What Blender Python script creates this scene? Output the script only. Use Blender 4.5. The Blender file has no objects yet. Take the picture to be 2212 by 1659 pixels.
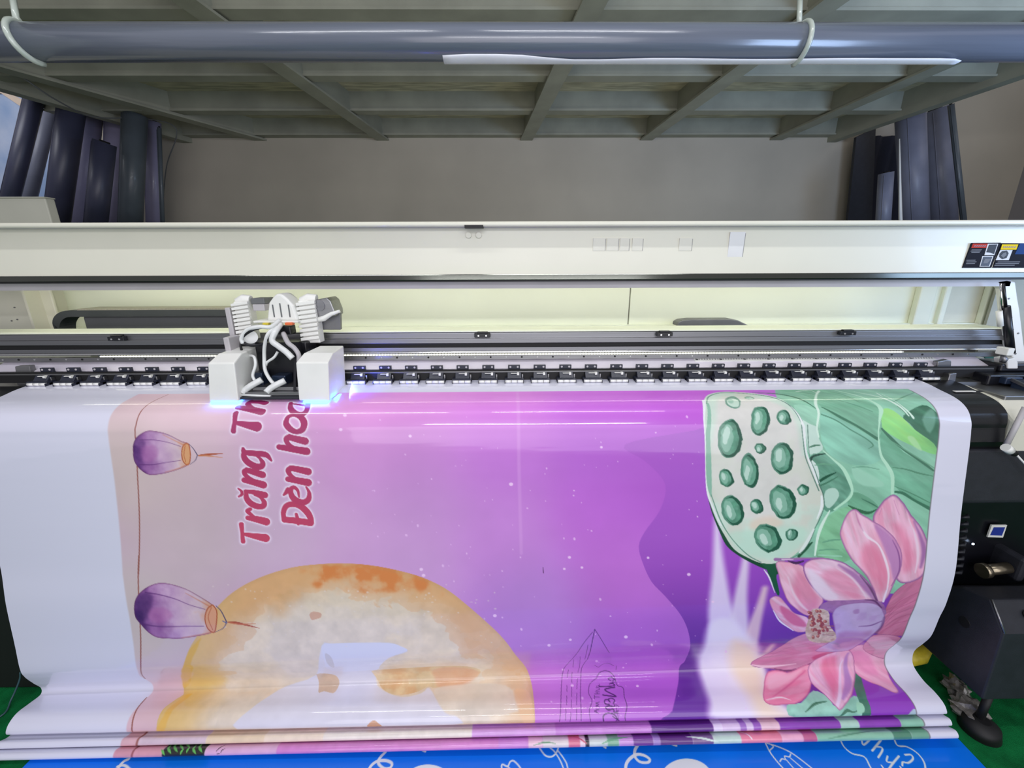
import bpy, bmesh, math, random
from mathutils import Vector, Matrix
import numpy as np
random.seed(4)
scene = bpy.context.scene
# ================= camera, sky, lights, exposure =================
CAM_Z = 1.575
cd = bpy.data.cameras.new('camera'); cam = bpy.data.objects.new('camera', cd); scene.collection.objects.link(cam)
cd.sensor_fit = 'HORIZONTAL'; cd.sensor_width = 36.0; cd.lens = 36.0*900/2212; cd.clip_start = .01; cd.clip_end = 60
_p, _y, _ro = math.radians(16), math.radians(.56), .0038
fw = Vector((math.sin(_y)*math.cos(_p), math.cos(_y)*math.cos(_p), -math.sin(_p)))
rr = fw.cross(Vector((0, 0, 1))).normalized(); uu = rr.cross(fw)
r2 = (rr-_ro*uu).normalized(); u2 = r2.cross(fw)
cam.matrix_world = Matrix(((r2.x, u2.x, -fw.x, 0), (r2.y, u2.y, -fw.y, 0), (r2.z, u2.z, -fw.z, CAM_Z), (0, 0, 0, 1)))
scene.camera = cam
vs = scene.view_settings; vs.view_transform = 'Standard'; vs.look = 'None'; vs.gamma = 1; vs.use_curve_mapping = False; vs.exposure = 0.0
w = bpy.data.worlds.new('world'); scene.world = w; w.use_nodes = True
w.node_tree.nodes['Background'].inputs[0].default_value = (.93, .93, 1.0, 1); w.node_tree.nodes['Background'].inputs[1].default_value = .42
def area(name, loc, to, sx, sy, power, col, spread=180):
    l = bpy.data.lights.new(name, 'AREA'); l.shape = 'RECTANGLE'; l.size = sx; l.size_y = sy; l.energy = power; l.color = col; l.spread = math.radians(spread)
    o = bpy.data.objects.new(name, l); scene.collection.objects.link(o); o.location = loc
    o.rotation_euler = (Vector(to)-Vector(loc)).to_track_quat('-Z', 'Y').to_euler(); return o
area('ceiling_tube_light_left', (-1.15, .72, 2.95), (-1.15, .8, 0), 1.35, .06, 9, (.96, .97, 1))
area('ceiling_tube_light_right', (.55, .72, 2.95), (.55, .8, 0), 1.35, .06, 9.5, (.96, .97, 1))
area('ceiling_tube_light_rear', (.3, -1.6, 2.6), (.3, 1.2, .6), 2.4, .08, 25, (.96, .96, 1))
area('front_soft_fill', (.35, -3.4, 1.5), (-.1, 1.5, .9), 5.5, 2.6, 96, (.98, .95, 1))  # broad soft fill added out of view behind the camera
area('side_haze_fill', (3.0, .6, 1.8), (2.2, 2.0, 2.75), 1.2, .9, 30, (.45, .64, 1), 120)  # added blue light standing in for lens-flare haze; no window there
area('left_bay_fill', (-4.3, 2.9, 3.7), (-4.5, 4.3, 2.2), 1.2, .8, 17, (.92, .94, 1))  # added fill to brighten the left bay, no fitting modelled
area('right_bay_fill', (4.4, 2.9, 3.7), (4.2, 4.3, 2.2), 1.2, .8, 3.5, (.96, .9, .95))  # weaker added fill for the right bay
area('ceiling_bounce_fill', (.4, 3.0, .9), (.2, 3.7, 2.8), 3.5, .3, 9, (1, .98, .9))  # unseen upward light added as bounce onto the ceiling
C = scene.collection
#ART-BEGIN
import numpy as np, math
CW, CH, CF = 2212, 1659, 900.0                    # frame the lens is measured in
PITCH, YAW, ROLL = math.radians(16), math.radians(.56), .0038
CAMZ = 1.575                                      # lens height above the carpet
_f = np.array([math.sin(YAW)*math.cos(PITCH), math.cos(YAW)*math.cos(PITCH), -math.sin(PITCH)])
_r0 = np.cross(_f, [0, 0, 1]); _r0 /= np.linalg.norm(_r0); _u0 = np.cross(_r0, _f)
_r = _r0-ROLL*_u0; _r /= np.linalg.norm(_r); _u = np.cross(_r, _f)
def ray(x, y): return _f+_r*((x-CW/2)/CF)-_u*((y-CH/2)/CF)
def at_y(x, y, Y): d = ray(x, y); p = d*Y/d[1]; return (p[0], p[1], p[2]+CAMZ)
def at_z(x, y, Z): d = ray(x, y); p = d*(Z-CAMZ)/d[2]; return (p[0], p[1], p[2]+CAMZ)
def px_of(p):
    q = np.asarray(p, float)-np.array([0, 0, CAMZ]); z = q@_f
    return CW/2+CF*(q@_r)/z, CH/2-CF*(q@_u)/z
# ---- banner surface: two edge profiles (Y,Z relative to the lens), straight across
XL, XR = -1.71, 1.49
RP = [(1.66,-.400),(1.445,-.408),(1.36,-.421),(1.30,-.434),(1.262,-.456),(1.240,-.49),(1.232,-.52),(1.221,-.579),(1.186,-.794),(1.150,-.985),(1.144,-1.11),(1.149,-1.18),(1.154,-1.265),(1.170,-1.32),(1.186,-1.365),(1.188,-1.40),(1.175,-1.430),(1.135,-1.446),(1.09,-1.447),(1.058,-1.455),(1.043,-1.470),(1.042,-1.482),(1.056,-1.4915),(1.10,-1.4925),(1.16,-1.488),(1.185,-1.490),(1.16,-1.4925),
 (1.10,-1.4955),(1.052,-1.494),(1.030,-1.486),(1.019,-1.493),(1.019,-1.504),(1.032,-1.5135),(1.08,-1.5145),(1.12,-1.5135),(1.14,-1.5155),(1.12,-1.5175),(1.07,-1.5185),(1.03,-1.5165),(1.006,-1.504),(.994,-1.509),(.992,-1.521),(1.004,-1.531),(1.05,-1.533),(1.15,-1.532)]
LP = [(1.66,-.400),(1.445,-.408),(1.36,-.421),(1.30,-.434),(1.262,-.456),(1.240,-.49),(1.234,-.52),(1.228,-.579),(1.212,-.794),(1.194,-.975),(1.172,-1.104),(1.154,-1.253),(1.142,-1.35),(1.145,-1.39),(1.160,-1.44),(1.173,-1.478),(1.165,-1.499),(1.130,-1.494),(1.093,-1.488),(1.066,-1.498),(1.052,-1.514),(1.050,-1.528),(1.062,-1.537),(1.10,-1.538),(1.16,-1.535),(1.185,-1.537),(1.16,-1.5395),
 (1.10,-1.5415),(1.052,-1.540),(1.028,-1.527),(1.017,-1.534),(1.016,-1.543),(1.030,-1.551),(1.08,-1.552),(1.12,-1.551),(1.14,-1.5525),(1.12,-1.5545),(1.07,-1.5555),(1.03,-1.5535),(1.004,-1.541),(.992,-1.546),(.990,-1.556),(1.002,-1.565),(1.05,-1.567),(1.15,-1.566)]
def cat(pts, n=8, closed=False):
    p = np.asarray(pts, float); m = len(p)
    if m < 3: return p
    if closed: q = np.vstack([p[-1], p, p[0], p[1]]); segs = m
    else: q = np.vstack([2*p[0]-p[1], p, 2*p[-1]-p[-2]]); segs = m-1
    t = np.linspace(0, 1, n, endpoint=False)[:, None]; out = []
    for i in range(segs):
        a, b, c, d = q[i], q[i+1], q[i+2], q[i+3]
        out.append(.5*(2*b+(c-a)*t+(2*a-5*b+4*c-d)*t*t+(3*b-a-3*c+d)*t**3))
    if not closed: out.append(p[-1:])
    return np.vstack(out)
NK = 24
_R, _L = cat(RP, NK), cat(LP, NK)
_s = np.r_[0, np.cumsum(.5*(np.linalg.norm(np.diff(_R, axis=0), axis=1)+np.linalg.norm(np.diff(_L, axis=0), axis=1)))]
KS = [float(_s[i*NK]) for i in range(len(RP))]     # arc length at each landmark
S_MAIN, S_F1, S_F2 = KS[22], (KS[27], KS[33]), (KS[36], KS[43])
STOT = float(_s[-1])
def surf(X, s):
    k = (X-XL)/(XR-XL)
    y = (1-k)*np.interp(s, _s, _L[:, 0])+k*np.interp(s, _s, _R[:, 0])
    z = (1-k)*np.interp(s, _s, _L[:, 1])+k*np.interp(s, _s, _R[:, 1])
    return X, y, z+CAMZ
_rng = {'m': (KS[0], KS[21]), 'a': S_F1, 'b': S_F2}
def to_banner(pts, band='m'):                      # traced outline -> metres on the vinyl
    out = []
    lo, hi = _rng[band]; ss = np.linspace(lo, hi, 900 if band == 'm' else 120)
    for (x, y) in pts:
        X = (x-1097)*.00155
        for _ in range(5):
            Xv, Yv, Zv = surf(np.full_like(ss, X), ss)
            P = np.stack([Xv, Yv, Zv-CAMZ], 1); zz = P@_f
            py = CH/2-CF*(P@_u)/zz; pxx = CW/2+CF*(P@_r)/zz
            if band != 'm':
                # visible half of a fold only
                k = int(np.argmin(py)); py2 = np.maximum.accumulate(py[k:]); s0 = np.interp(y, py2, ss[k:])
            else: s0 = np.interp(y, np.maximum.accumulate(py), ss)
            xx = np.interp(s0, ss, pxx)
            X += (x-xx)*np.interp(s0, ss, zz)/CF
        out.append((X, s0))
    return np.array(out)
# ---- a small painter on a grid of vertices
def hashn(n, m, seed):
    return np.random.RandomState(seed).rand(n, m)
def vnoise(X, S, cell, seed=0):
    g = hashn(220, 220, seed); a = X/cell+50; b = S/cell+20
    i = np.floor(a).astype(int); j = np.floor(b).astype(int); fa = a-i; fb = b-j
    fa = fa*fa*(3-2*fa); fb = fb*fb*(3-2*fb); i %= 219; j %= 219
    return (g[i, j]*(1-fa)+g[i+1, j]*fa)*(1-fb)+(g[i, j+1]*(1-fa)+g[i+1, j+1]*fa)*fb
def fbm(X, S, cell, seed=0, o=4):
    v = 0; w = 0
    for k in range(o): v = v+vnoise(X, S, cell/2**k, seed+k)*.5**k; w += .5**k
    return v/w
def sstep(a, b, x): t = np.clip((x-a)/(b-a), 0, 1); return t*t*(3-2*t)
class Canvas:
    def __init__(s, x0, x1, nx, s0, s1, ns, mapf):
        s.xs = np.linspace(x0, x1, nx); s.ss = np.linspace(s0, s1, ns); s.nx, s.ns = nx, ns
        s.X, s.S = np.meshgrid(s.xs, s.ss); s.C = np.zeros((ns, nx, 3)); s.C[:] = (.9, .9, .95)
        s.map = mapf; s.px = .0015; s.aa = .0009; s.clip = None
    def box(s, p, m):
        i0 = max(0, int(np.searchsorted(s.xs, p[:, 0].min()-m))); i1 = min(s.nx, int(np.searchsorted(s.xs, p[:, 0].max()+m))+1)
        j0 = max(0, int(np.searchsorted(s.ss, p[:, 1].min()-m))); j1 = min(s.ns, int(np.searchsorted(s.ss, p[:, 1].max()+m))+1)
        return slice(j0, j1), slice(i0, i1)
    def mix(s, sl, a, col):
        if s.clip is not None: a = a*s.clip[sl]
        a = a[..., None]; col = np.asarray(col, float)
        if col.max() > 1.5: col = col/255
        s.C[sl] = s.C[sl]*(1-a)+col*a
    def cover(s, p, soft):
        sl = s.box(p, soft*2+.002); x = s.X[sl]; y = s.S[sl]
        ins = np.zeros(x.shape, bool); d = np.full(x.shape, 9.)
        for (ax, ay), (bx, by) in zip(p, np.roll(p, -1, 0)):
            if ay != by:
                c = ((ay > y) != (by > y)) & (x < (bx-ax)*(y-ay)/(by-ay)+ax); ins ^= c
            vx, vy = bx-ax, by-ay; L = vx*vx+vy*vy+1e-12
            t = np.clip(((x-ax)*vx+(y-ay)*vy)/L, 0, 1)
            d = np.minimum(d, (x-ax-t*vx)**2+(y-ay-t*vy)**2)
        d = np.sqrt(d)*np.where(ins, 1, -1)
        return sl, sstep(-soft, soft, d), d
    def poly(s, pts, col, a=1, soft=0, n=5, sh=None, wob=0):
        p = s.map(pts); p = cat(p, n, True) if n > 1 else p
        if wob: p = p+np.stack([fbm(p[:, 0], p[:, 1], .02, 3)-.5, fbm(p[:, 1], p[:, 0], .02, 9)-.5], 1)*wob*s.px
        sl, m, d = s.cover(p, max(s.aa, soft*s.px))
        c = np.asarray(col, float)
        if sh: c = sh(s.X[sl], s.S[sl], d, c)
        s.mix(sl, m*a, c)
    def stroke(s, pts, w, col, a=1, soft=0, n=6):
        p = s.map(pts); w = np.atleast_1d(np.asarray(w, float)); wk = np.interp(np.linspace(0, 1, len(p)), np.linspace(0, 1, len(w)), w)*s.px/2
        q = cat(np.c_[p, wk], n) if len(p) > 2 else np.c_[p, wk]
        aa = max(s.aa, soft*s.px); sl = s.box(q[:, :2], wk.max()+aa*2); x = s.X[sl]; y = s.S[sl]; d = np.full(x.shape, -9.)
        for (ax, ay, ra), (bx, by, rb) in zip(q[:-1], q[1:]):
            vx, vy = bx-ax, by-ay; L = vx*vx+vy*vy+1e-12
            t = np.clip(((x-ax)*vx+(y-ay)*vy)/L, 0, 1)
            d = np.maximum(d, ra+t*(rb-ra)-np.hypot(x-ax-t*vx, y-ay-t*vy))
        s.mix(sl, sstep(-aa, aa, d)*a, col)
    def ell(s, c, rx, ry, col, ang=0, a=1, soft=0, wob=0, sh=None):
        t = np.linspace(0, 2*np.pi, 18, endpoint=False); ca, sa = math.cos(math.radians(ang)), math.sin(math.radians(ang))
        s.poly([(c[0]+rx*math.cos(v)*ca-ry*math.sin(v)*sa, c[1]+rx*math.cos(v)*sa+ry*math.sin(v)*ca) for v in t], col, a, soft, 3, sh, wob)
class Frame:                                        # traced coordinates of an enlarged detail
    def __init__(s, cv, ox, oy, k): s.cv, s.ox, s.oy, s.k = cv, ox, oy, k
    def t(s, pts): return [(s.ox+p[0]/s.k, s.oy+p[1]/s.k) for p in pts]
    def poly(s, pts, col, **k): s.cv.poly(s.t(pts), col, **k)
    def stroke(s, pts, w, col, **k): s.cv.stroke(s.t(pts), np.atleast_1d(w)/s.k, col, **k)
    def ell(s, c, rx, ry, col, **k): s.cv.ell(s.t([c])[0], rx/s.k, ry/s.k, col, **k)

def wash(amp=.08, cell=.03, tint=None, seed=5, edge=None, ew=6, ani=None):  # watercolour wash; edge = pigment gathered at the rim
    def f(X, S, d, c):
        c = c/255 if c.max() > 1.5 else c
        if ani is not None:
            th = math.radians(ani); U = X*math.cos(th)+S*math.sin(th); V = -X*math.sin(th)+S*math.cos(th); X, S = U*.28, V*1.5
        n = fbm(X, S, cell, seed)[..., None]-.5
        o = np.ones(X.shape+(3,))*c*(1+n*amp*2)
        if tint is not None:
            w = sstep(.45, .7, fbm(X, S, cell*1.5, seed+11))[..., None]; o = o*(1-w*.6)+np.array(tint)/255*w*.6
        if edge is not None:
            e = (1-sstep(0, ew*.0015, d))[..., None]; o = o*(1-e)+np.array(edge)/255*e
        return np.clip(o, 0, 1)
    return f
def grad(pts_cols, power=2.):                       # colours laid by nearest control points (banner metres)
    P = np.array([p for p, c in pts_cols]); C = np.array([c for p, c in pts_cols])/255
    def f(X, S, d=None, c=None):
        w = [np.exp(-((X-a)**2+(S-b)**2)/(2*.11**2))+2e-3/((X-a)**2+(S-b)**2+.02) for a, b in P]; t = sum(w)
        return sum(wi[..., None]*ci for wi, ci in zip(w, C))/t[..., None]
    return f

def paint_banner(nx, ns):
    cv = Canvas(XL, XR, nx, KS[0], STOT, ns, to_banner)
    Z1 = Frame(cv, 1500, 820, 3.4565); Z2 = Frame(cv, 1500, 1180, 3.463); Z3 = Frame(cv, 200, 820, 3.95)
    Z4 = Frame(cv, 0, 1200, 3.568); Z5 = Frame(cv, 560, 1200, 3.568); Z6 = Frame(cv, 1060, 1200, 3.568)
    X, S = cv.X, cv.S
    cv.C[:] = np.array((214, 214, 232))/255
    main = (S < S_MAIN)
    # printed field
    xl = to_banner([(240, 960)])[0, 0]; xr = to_banner([(2020, 1010)])[0, 0]
    s0 = to_banner([(1100, 846)])[0, 1]
    ctrl = [((300,1000),(206,190,184)),((300,1350),(202,190,188)),((420,870),(236,205,215)),((420,1000),(205,180,190)),((420,1150),(203,184,190)),((350,1500),(216,190,200)),((300,1580),(214,176,186)),
      ((620,960),(208,170,200)),((620,1150),(204,178,200)),((760,870),(226,152,214)),((760,980),(202,142,204)),((760,1150),(205,160,206)),((900,860),(232,150,222)),((900,950),(194,128,204)),((900,1100),(199,146,208)),((880,1220),(205,160,212)),
      ((1080,860),(226,140,224)),((1080,960),(186,108,206)),((1080,1150),(196,132,210)),((1150,1300),(182,132,206)),((1160,1400),(180,124,204)),((1180,1500),(196,120,208)),((1180,1570),(200,124,212)),
      ((1300,860),(216,118,226)),((1300,940),(166,84,196)),((1300,1100),(188,102,208)),((1340,1250),(192,110,208)),((1360,1400),(168,92,196)),((1400,1500),(176,88,204)),((1340,1560),(182,100,208)),
      ((1470,870),(206,100,222)),((1470,950),(160,74,190)),((1420,1050),(178,88,204)),((1700,1540),(150,60,190)),((1950,1540),(142,58,186))]
    pc = to_banner([c[0] for c in ctrl]); G = grad([(tuple(p), c[1]) for p, c in zip(pc, ctrl)], 2.2)
    lb = to_banner([(298,852),(263,871),(238,901),(233,926),(238,972),(247,1035),(254,1098),(261,1174),(265,1240),(269,1270),(280,1335),(289,1396),(297,1447),(303,1461),(317,1469),(331,1483),(328,1497),(317,1508),(297,1528),(280,1550),(275,1582)])
    ordr = np.argsort(lb[:, 1]); xl = np.interp(S, lb[ordr, 1], lb[ordr, 0])
    soft = sstep(xl-.0035, xl+.0035, X)*sstep(s0-.0015, s0+.0015, S)*(1-sstep(xr-.001, xr+.001, X))*main
    base = G(X, S)*(1+(fbm(X, S, .15, 2)[..., None]-.5)*.06)
    cv.C = cv.C*(1-soft[..., None])+base*soft[..., None]
    cv.clip = sstep(s0-.0015, s0+.0015, S)*(1-sstep(xr-.001, xr+.001, X))*main
    # darker wave on the right
    wave = [(1350,960),(1392,995),(1428,1030),(1438,1060),(1424,1105),(1392,1150),(1380,1180),(1388,1215),(1407,1256),(1436,1287),(1463,1318),(1480,1346),(1489,1374),(1490,1402),(1480,1427),(1469,1438),(1466,1466),(1461,1497),(1452,1536),(1444,1566),(1700,1600),(2100,1600),(2040,1200),(1700,900),(1500,930)]
    wc = [((1400,1000),(170,84,196)),((1480,1080),(164,82,196)),((1420,1200),(160,86,192)),((1470,1280),(132,66,168)),((1480,1200),(166,80,196)),((1540,1100),(168,86,202)),((1540,1250),(150,70,190)),((1500,1350),(112,50,152)),((1490,1410),(84,26,126)),((1640,1350),(112,48,160)),((1700,1400),(96,34,146)),((1600,1240),(170,82,200)),((1480,1480),(106,46,158)),((1480,1550),(104,40,160)),((1950,1530),(142,58,186)),((1640,1250),(130,60,180))]
    wp = to_banner([c[0] for c in wc]); GW = grad([(tuple(p), c[1]) for p, c in zip(wp, wc)], 2)
    cv.poly(wave, (0, 0, 0), sh=GW, n=4, soft=.6)
    # light fountain
    for (pts, w, sf, col, a) in [([(1548,1120),(1552,1220),(1558,1330),(1570,1420)],[10,26,60,80],10,(226,214,240),.9),([(1612,1195),(1600,1290),(1588,1400)],[14,30,60],9,(222,208,230),.9),
         ([(1652,1272),(1636,1330),(1606,1410)],[14,24,44],8,(228,200,205),.85),([(1668,1395),(1640,1430),(1600,1470)],[14,30,60],9,(228,200,195),.8)]:
        cv.stroke(pts, w, col, a=a, soft=sf)
    cv.poly([(1514,1408),(1532,1350),(1570,1335),(1612,1370),(1640,1400),(1655,1450),(1668,1500),(1720,1540),(1730,1575),(1545,1575),(1530,1510),(1512,1460)], (226,216,240), a=.97, soft=13)
    cv.poly([(1580,1385),(1630,1400),(1645,1450),(1660,1510),(1715,1550),(1640,1575),(1600,1480)], (234,210,190), a=.85, soft=22)
    # faint stars
    rs = np.random.RandomState(7)
    for _ in range(210):
        x = rs.uniform(560, 1640); y = rs.uniform(900, 1560)
        if x < 760 and rs.rand() < .6: continue
        r = rs.choice([.8, 1.1, 1.6, 2.4], p=[.4, .3, .2, .1]); cv.ell((x, y), r*1.3, r, (232,190,236), ang=rs.uniform(0, 90), a=.75, soft=.7)
    for (x, y, r) in [(1104,1046,4.5),(745,897,4),(736,928,4),(886,942,3.5),(1230,1204,3.5),(1219,1229,3),(1257,1226,3),(1186,1394,3.5),(1352,1376,4),(1232,1382,3),(1488,1241,4),(1400,1205,3),(1299,966,3),(910,1230,4),(915,1243,4),(1069,1330,4),(1540,1300,3),(1236,1481,3.5),(1377,1482,3)]:
        cv.ell((x, y), r, r*.8, (240,205,242), a=.85, soft=.8)
    # faint paler seam
    cv.stroke([(1118,848),(1121,1000),(1126,1195)], 7, (222,170,226), a=.3, soft=2)
    cv.stroke([(1173,1226),(1174,1238)], 1.5, (80,40,90))
    # moon
    moon = [(395,1450),(405,1410),(425,1375),(462,1320),(505,1278),(560,1248),(630,1226),(700,1218),(752,1217),(820,1224),(900,1243),(960,1270),(1010,1308),(1060,1352),(1096,1390),(1120,1422),(1140,1450),(1149,1480),(1154,1520),(1155,1566),(1150,1620),(350,1640),(342,1580),(350,1535),(378,1512),(396,1500),(398,1480)]
    mc = to_banner([(770, 1530)])[0]
    def moonsh(Xg, Sg, d, c):
        n1 = fbm(Xg, Sg, .13, 21, 5); n2 = fbm(Xg, Sg, .05, 31, 4); n3 = fbm(Xg, Sg, .02, 41, 3)
        dd = d+(n1-.5)*.16
        nb = 1-sstep(S_MAIN-.24, S_MAIN-.10, Sg)*sstep(-1.17, -1.0, Xg)*(1-sstep(-.05, .04, Xg))
        rim = (1-sstep(.03, .17, dd))*nb
        pale = np.array((222,208,194))/255; cream = np.array((228,210,184))/255; org = np.array((216,168,118))/255; yel = np.array((220,188,120))/255
        k = sstep(.45, .62, n1)[..., None]; n4 = fbm(Xg+.01*np.sin(Sg*90), Sg, .075, 57, 5); o = pale*(1-k*.6)+cream*k*.6
        warm = sstep(-1.15, -.85, Xg)[..., None]; rc = yel*(1-warm)+org*warm
        far = (1-sstep(-.3, .05, Xg)*.6)[..., None]
        o = o*(1-rim[..., None]*far)+rc*rim[..., None]*far
        o = o*(1+(n2[..., None]-.5)*.12+(n3[..., None]-.5)*.06)
        # hard-edged wash: the warm rim breaks up into lobes towards the pale middle
        dl = d+(n4-.5)*.22; lob = (1-sstep(.118, .126, dl))*sstep(-.02, .10, .42-(Xg+1.0)*.35)*nb
        o = o*(1-lob[..., None]*.42)+(rc*.5+np.array((222,178,140))/255*.5)*lob[..., None]*.42
        lob2 = ((1-sstep(.052, .058, dl))*nb)[..., None]; o = o*(1-lob2*.28)+rc*lob2*.28
        # orange crown
        tx, ts = to_banner([(775, 1245)])[0]
        e = np.exp(-(((Xg-tx-.06)/.24)**2+((Sg-ts)/.085)**2)+(n2-.5)*3.0)
        e = sstep(.25, .95, e)[..., None]; o = o*(1-e*.85)+np.array((212,124,66))/255*e*.85
        w = sstep(.02, .0, d)[..., None]*.25; o = o*(1-w)+rc*.85*w
        return np.clip(o, 0, 1)
    cv.poly(moon, (0, 0, 0), sh=moonsh, n=4)
    pal = (216,216,238)
    Z5.poly([(-160,1400),(-60,1180),(80,1080),(200,1010),(440,920),(480,700),(560,680),(760,672),(1000,672),(1090,700),(1140,740),(1000,790),(920,860),(900,960),(960,1040),(1100,1090),(1250,1060),(1310,1020),(1380,1130),(1440,1210),(1520,1240),(1500,1340),(600,1350)], (214,212,230), n=3, soft=2, a=.92, sh=wash(.03,.05))
    Z5.poly([(485,690),(600,677),(760,674),(1000,676),(1090,700),(1140,735),(1000,785),(930,850),(890,880),(560,890),(500,800)], pal, n=3)
    Z5.poly([(505,755),(560,790),(580,860),(540,850)], (196,190,196), n=3, a=.7)
    Z5.poly([(440,915),(560,915),(615,960),(605,1020),(570,1060),(500,1045),(455,1050)], (206,180,160), n=3, sh=wash(.06))
    Z5.poly([(870,900),(940,880),(1500,850),(1700,880),(1640,960),(1380,1020),(1300,1010),(1220,1050),(1100,1075),(1000,1060),(930,1000)], (220,196,158), n=3, sh=wash(.1,.04,(208,156,110)))
    Z5.poly([(1340,880),(1500,860),(1700,900),(1560,1010),(1400,1030),(1350,940)], (214,160,130), n=3, a=.6, soft=5)
    Z5.poly([(1350,1040),(1500,1000),(1900,1000),(2000,1200),(1600,1230),(1430,1210)], (220,208,196), n=3, a=.8, soft=3, sh=wash(.08,.05))
    Z5.poly([(835,1335),(850,1290),(885,1270),(915,1290),(950,1340)], (200,150,120), n=2)
    Z5.poly([(390,440),(470,440),(470,480),(400,495)], (208,160,140), n=3, a=.8, wob=6)
    Z5.poly([(1960,1050),(2060,1040),(2100,1120),(2118,1300),(2040,1300)], (232,190,150), n=3, a=.8, soft=4)
    Z4.poly([(1400,930),(1410,860),(1460,730),(1540,640),(1530,700),(1470,830),(1490,870),(1450,1000),(1410,1000)], (218,172,66), n=3, a=.8, wob=8, soft=2)
    Z4.poly([(1215,1360),(1225,1290),(1330,1150),(1420,1080),(1480,1070),(1330,1200),(1270,1360)], (222,176,84), n=3, a=.85, wob=8, soft=3)
    Z4.poly([(1440,960),(1700,930),(1700,1010),(1440,1030)], (228,196,120), n=3, a=.5, soft=12)
    for _ in range(90):
        x = rs.uniform(450, 1080); y = rs.uniform(1260, 1400); cv.ell((x, y), rs.uniform(1, 3), rs.uniform(.8, 2), (228,216,212), a=.5, soft=1)
    # thread along the left margin
    th = (150,92,86)
    Z3.stroke([(650,125),(560,165),(470,215),(415,270),(380,350),(362,430),(365,500)], [5,7,9,10], th)
    Z3.stroke([(380,740),(385,850),(393,1000),(400,1200),(400,1400),(392,1659)], 10, th)
    Z4.stroke([(1070,0),(1065,140),(1068,300)], 10, th); Z4.stroke([(1080,530),(1085,700),(1085,850),(1095,920),(1120,950)], 10, th)
    Z4.stroke([(1130,1095),(1080,1150),(1035,1230),(1018,1310),(1024,1370)], 11, th)
    # lanterns
    for T, o in ((Z3, [(345,610),(345,560),(365,505),(400,470),(465,437),(540,440),(640,465),(760,525),(825,550),(835,640),(825,720),(740,765),(620,800),(510,815),(450,800),(385,745),(350,680)]),
                 (Z4, [(1033,420),(1040,350),(1075,290),(1140,240),(1220,212),(1310,218),(1430,255),(1540,315),(1640,380),(1672,440),(1670,520),(1640,590),(1560,615),(1400,640),(1300,640),(1210,632),(1140,590),(1080,525),(1045,480)])):
        ox, oy = (0, 0)
        big = T is Z4
        def lan(Xg, Sg, d, c, T=T, big=big):
            a0 = cv.map(T.t([(340, 620)] if not big else [(1035, 440)]))[0]; a1 = cv.map(T.t([(835, 640)] if not big else [(1670, 500)]))[0]
            t = np.clip((Xg-a0[0])/(a1[0]-a0[0]), 0, 1); v = (Sg-a0[1])/(a1[0]-a0[0])
            n = fbm(Xg, Sg, .03, 77); t2 = np.clip(t+(n-.5)*.25, 0, 1)
            cols = np.array([(74,34,104),(150,96,160),(196,160,196),(210,186,196),(206,148,110)])/255
            k = np.array([0, .22, .5, .8, 1]); o = np.stack([np.interp(t2, k, cols[:, q]) for q in range(3)], -1)
            e = (1-sstep(0, .006, d))[..., None]*.55; dark = np.array((110,56,96))/255
            return np.clip(o*(1-e)+dark*e+(n[..., None]-.5)*.08, 0, 1)
        T.poly(o, (0, 0, 0), sh=lan, n=3)
        pu = (92,44,112); br = (176,92,58)
        if not big:
            T.stroke([(400,515),(520,515),(640,535),(750,570)], [9,6,5,5], pu, a=.7, soft=1); T.stroke([(400,725),(520,725),(640,705),(750,690)], [10,7,5,5], pu, a=.7, soft=1)
            T.poly([(380,540),(430,520),(450,560),(430,680),(400,710),(360,650)], (70,30,100), a=.45, soft=5, n=3)
            T.poly([(420,580),(520,560),(560,630),(520,690),(430,690)], (176,110,172), a=.5, soft=5, n=3)
            T.poly([(770,560),(800,540),(825,560),(835,640),(825,715),(800,725),(775,690),(760,630)], (216,160,116), n=3)
            T.stroke([(800,545),(775,560),(760,620),(770,690),(800,725),(825,715),(835,640),(822,560),(800,545)], 8, br); T.stroke([(790,560),(780,640),(795,705)], 5, br)
            T.stroke([(600,470),(700,520),(780,560)], [2,7,10], (200,110,66), a=.6, soft=2); T.stroke([(620,790),(740,755),(820,715)], [2,6,8], (200,110,66), a=.6, soft=2)
            T.stroke([(822,548),(860,590),(895,645)], [4,6,9], (90,80,110)); T.stroke([(895,645),(875,690),(830,725)], [8,5,3], (90,80,110))
            T.stroke([(905,648),(960,642),(1110,630)], [10,18,4], (170,80,50)); T.stroke([(905,648),(990,652),(1110,665)], [10,14,3], (200,130,90), a=.7)
        else:
            T.stroke([(1120,285),(1220,300),(1350,335),(1460,380),(1580,415)], [10,8,5,5], pu, a=.7, soft=1); T.stroke([(1080,525),(1200,545),(1320,548),(1450,545),(1570,545)], [10,8,5,5], pu, a=.7, soft=1)
            T.poly([(1060,330),(1130,290),(1180,320),(1160,430),(1120,500),(1070,480)], (62,28,92), a=.5, soft=6, n=3)
            T.poly([(1150,420),(1260,400),(1330,460),(1260,520),(1160,500)], (182,110,170), a=.5, soft=5, n=3)
            T.poly([(1600,420),(1640,380),(1670,420),(1672,520),(1650,590),(1610,570),(1585,490)], (216,156,124), n=3)
            T.stroke([(1640,380),(1600,410),(1580,480),(1600,560),(1650,592),(1668,520),(1670,430),(1640,380)], 9, br); T.stroke([(1630,400),(1605,480),(1640,575)], 5, br)
            T.stroke([(1430,290),(1540,350),(1620,395)], [2,7,10], (190,100,66), a=.6, soft=2); T.stroke([(1400,635),(1520,615),(1640,590)], [2,6,8], (200,110,66), a=.6, soft=2)
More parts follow.
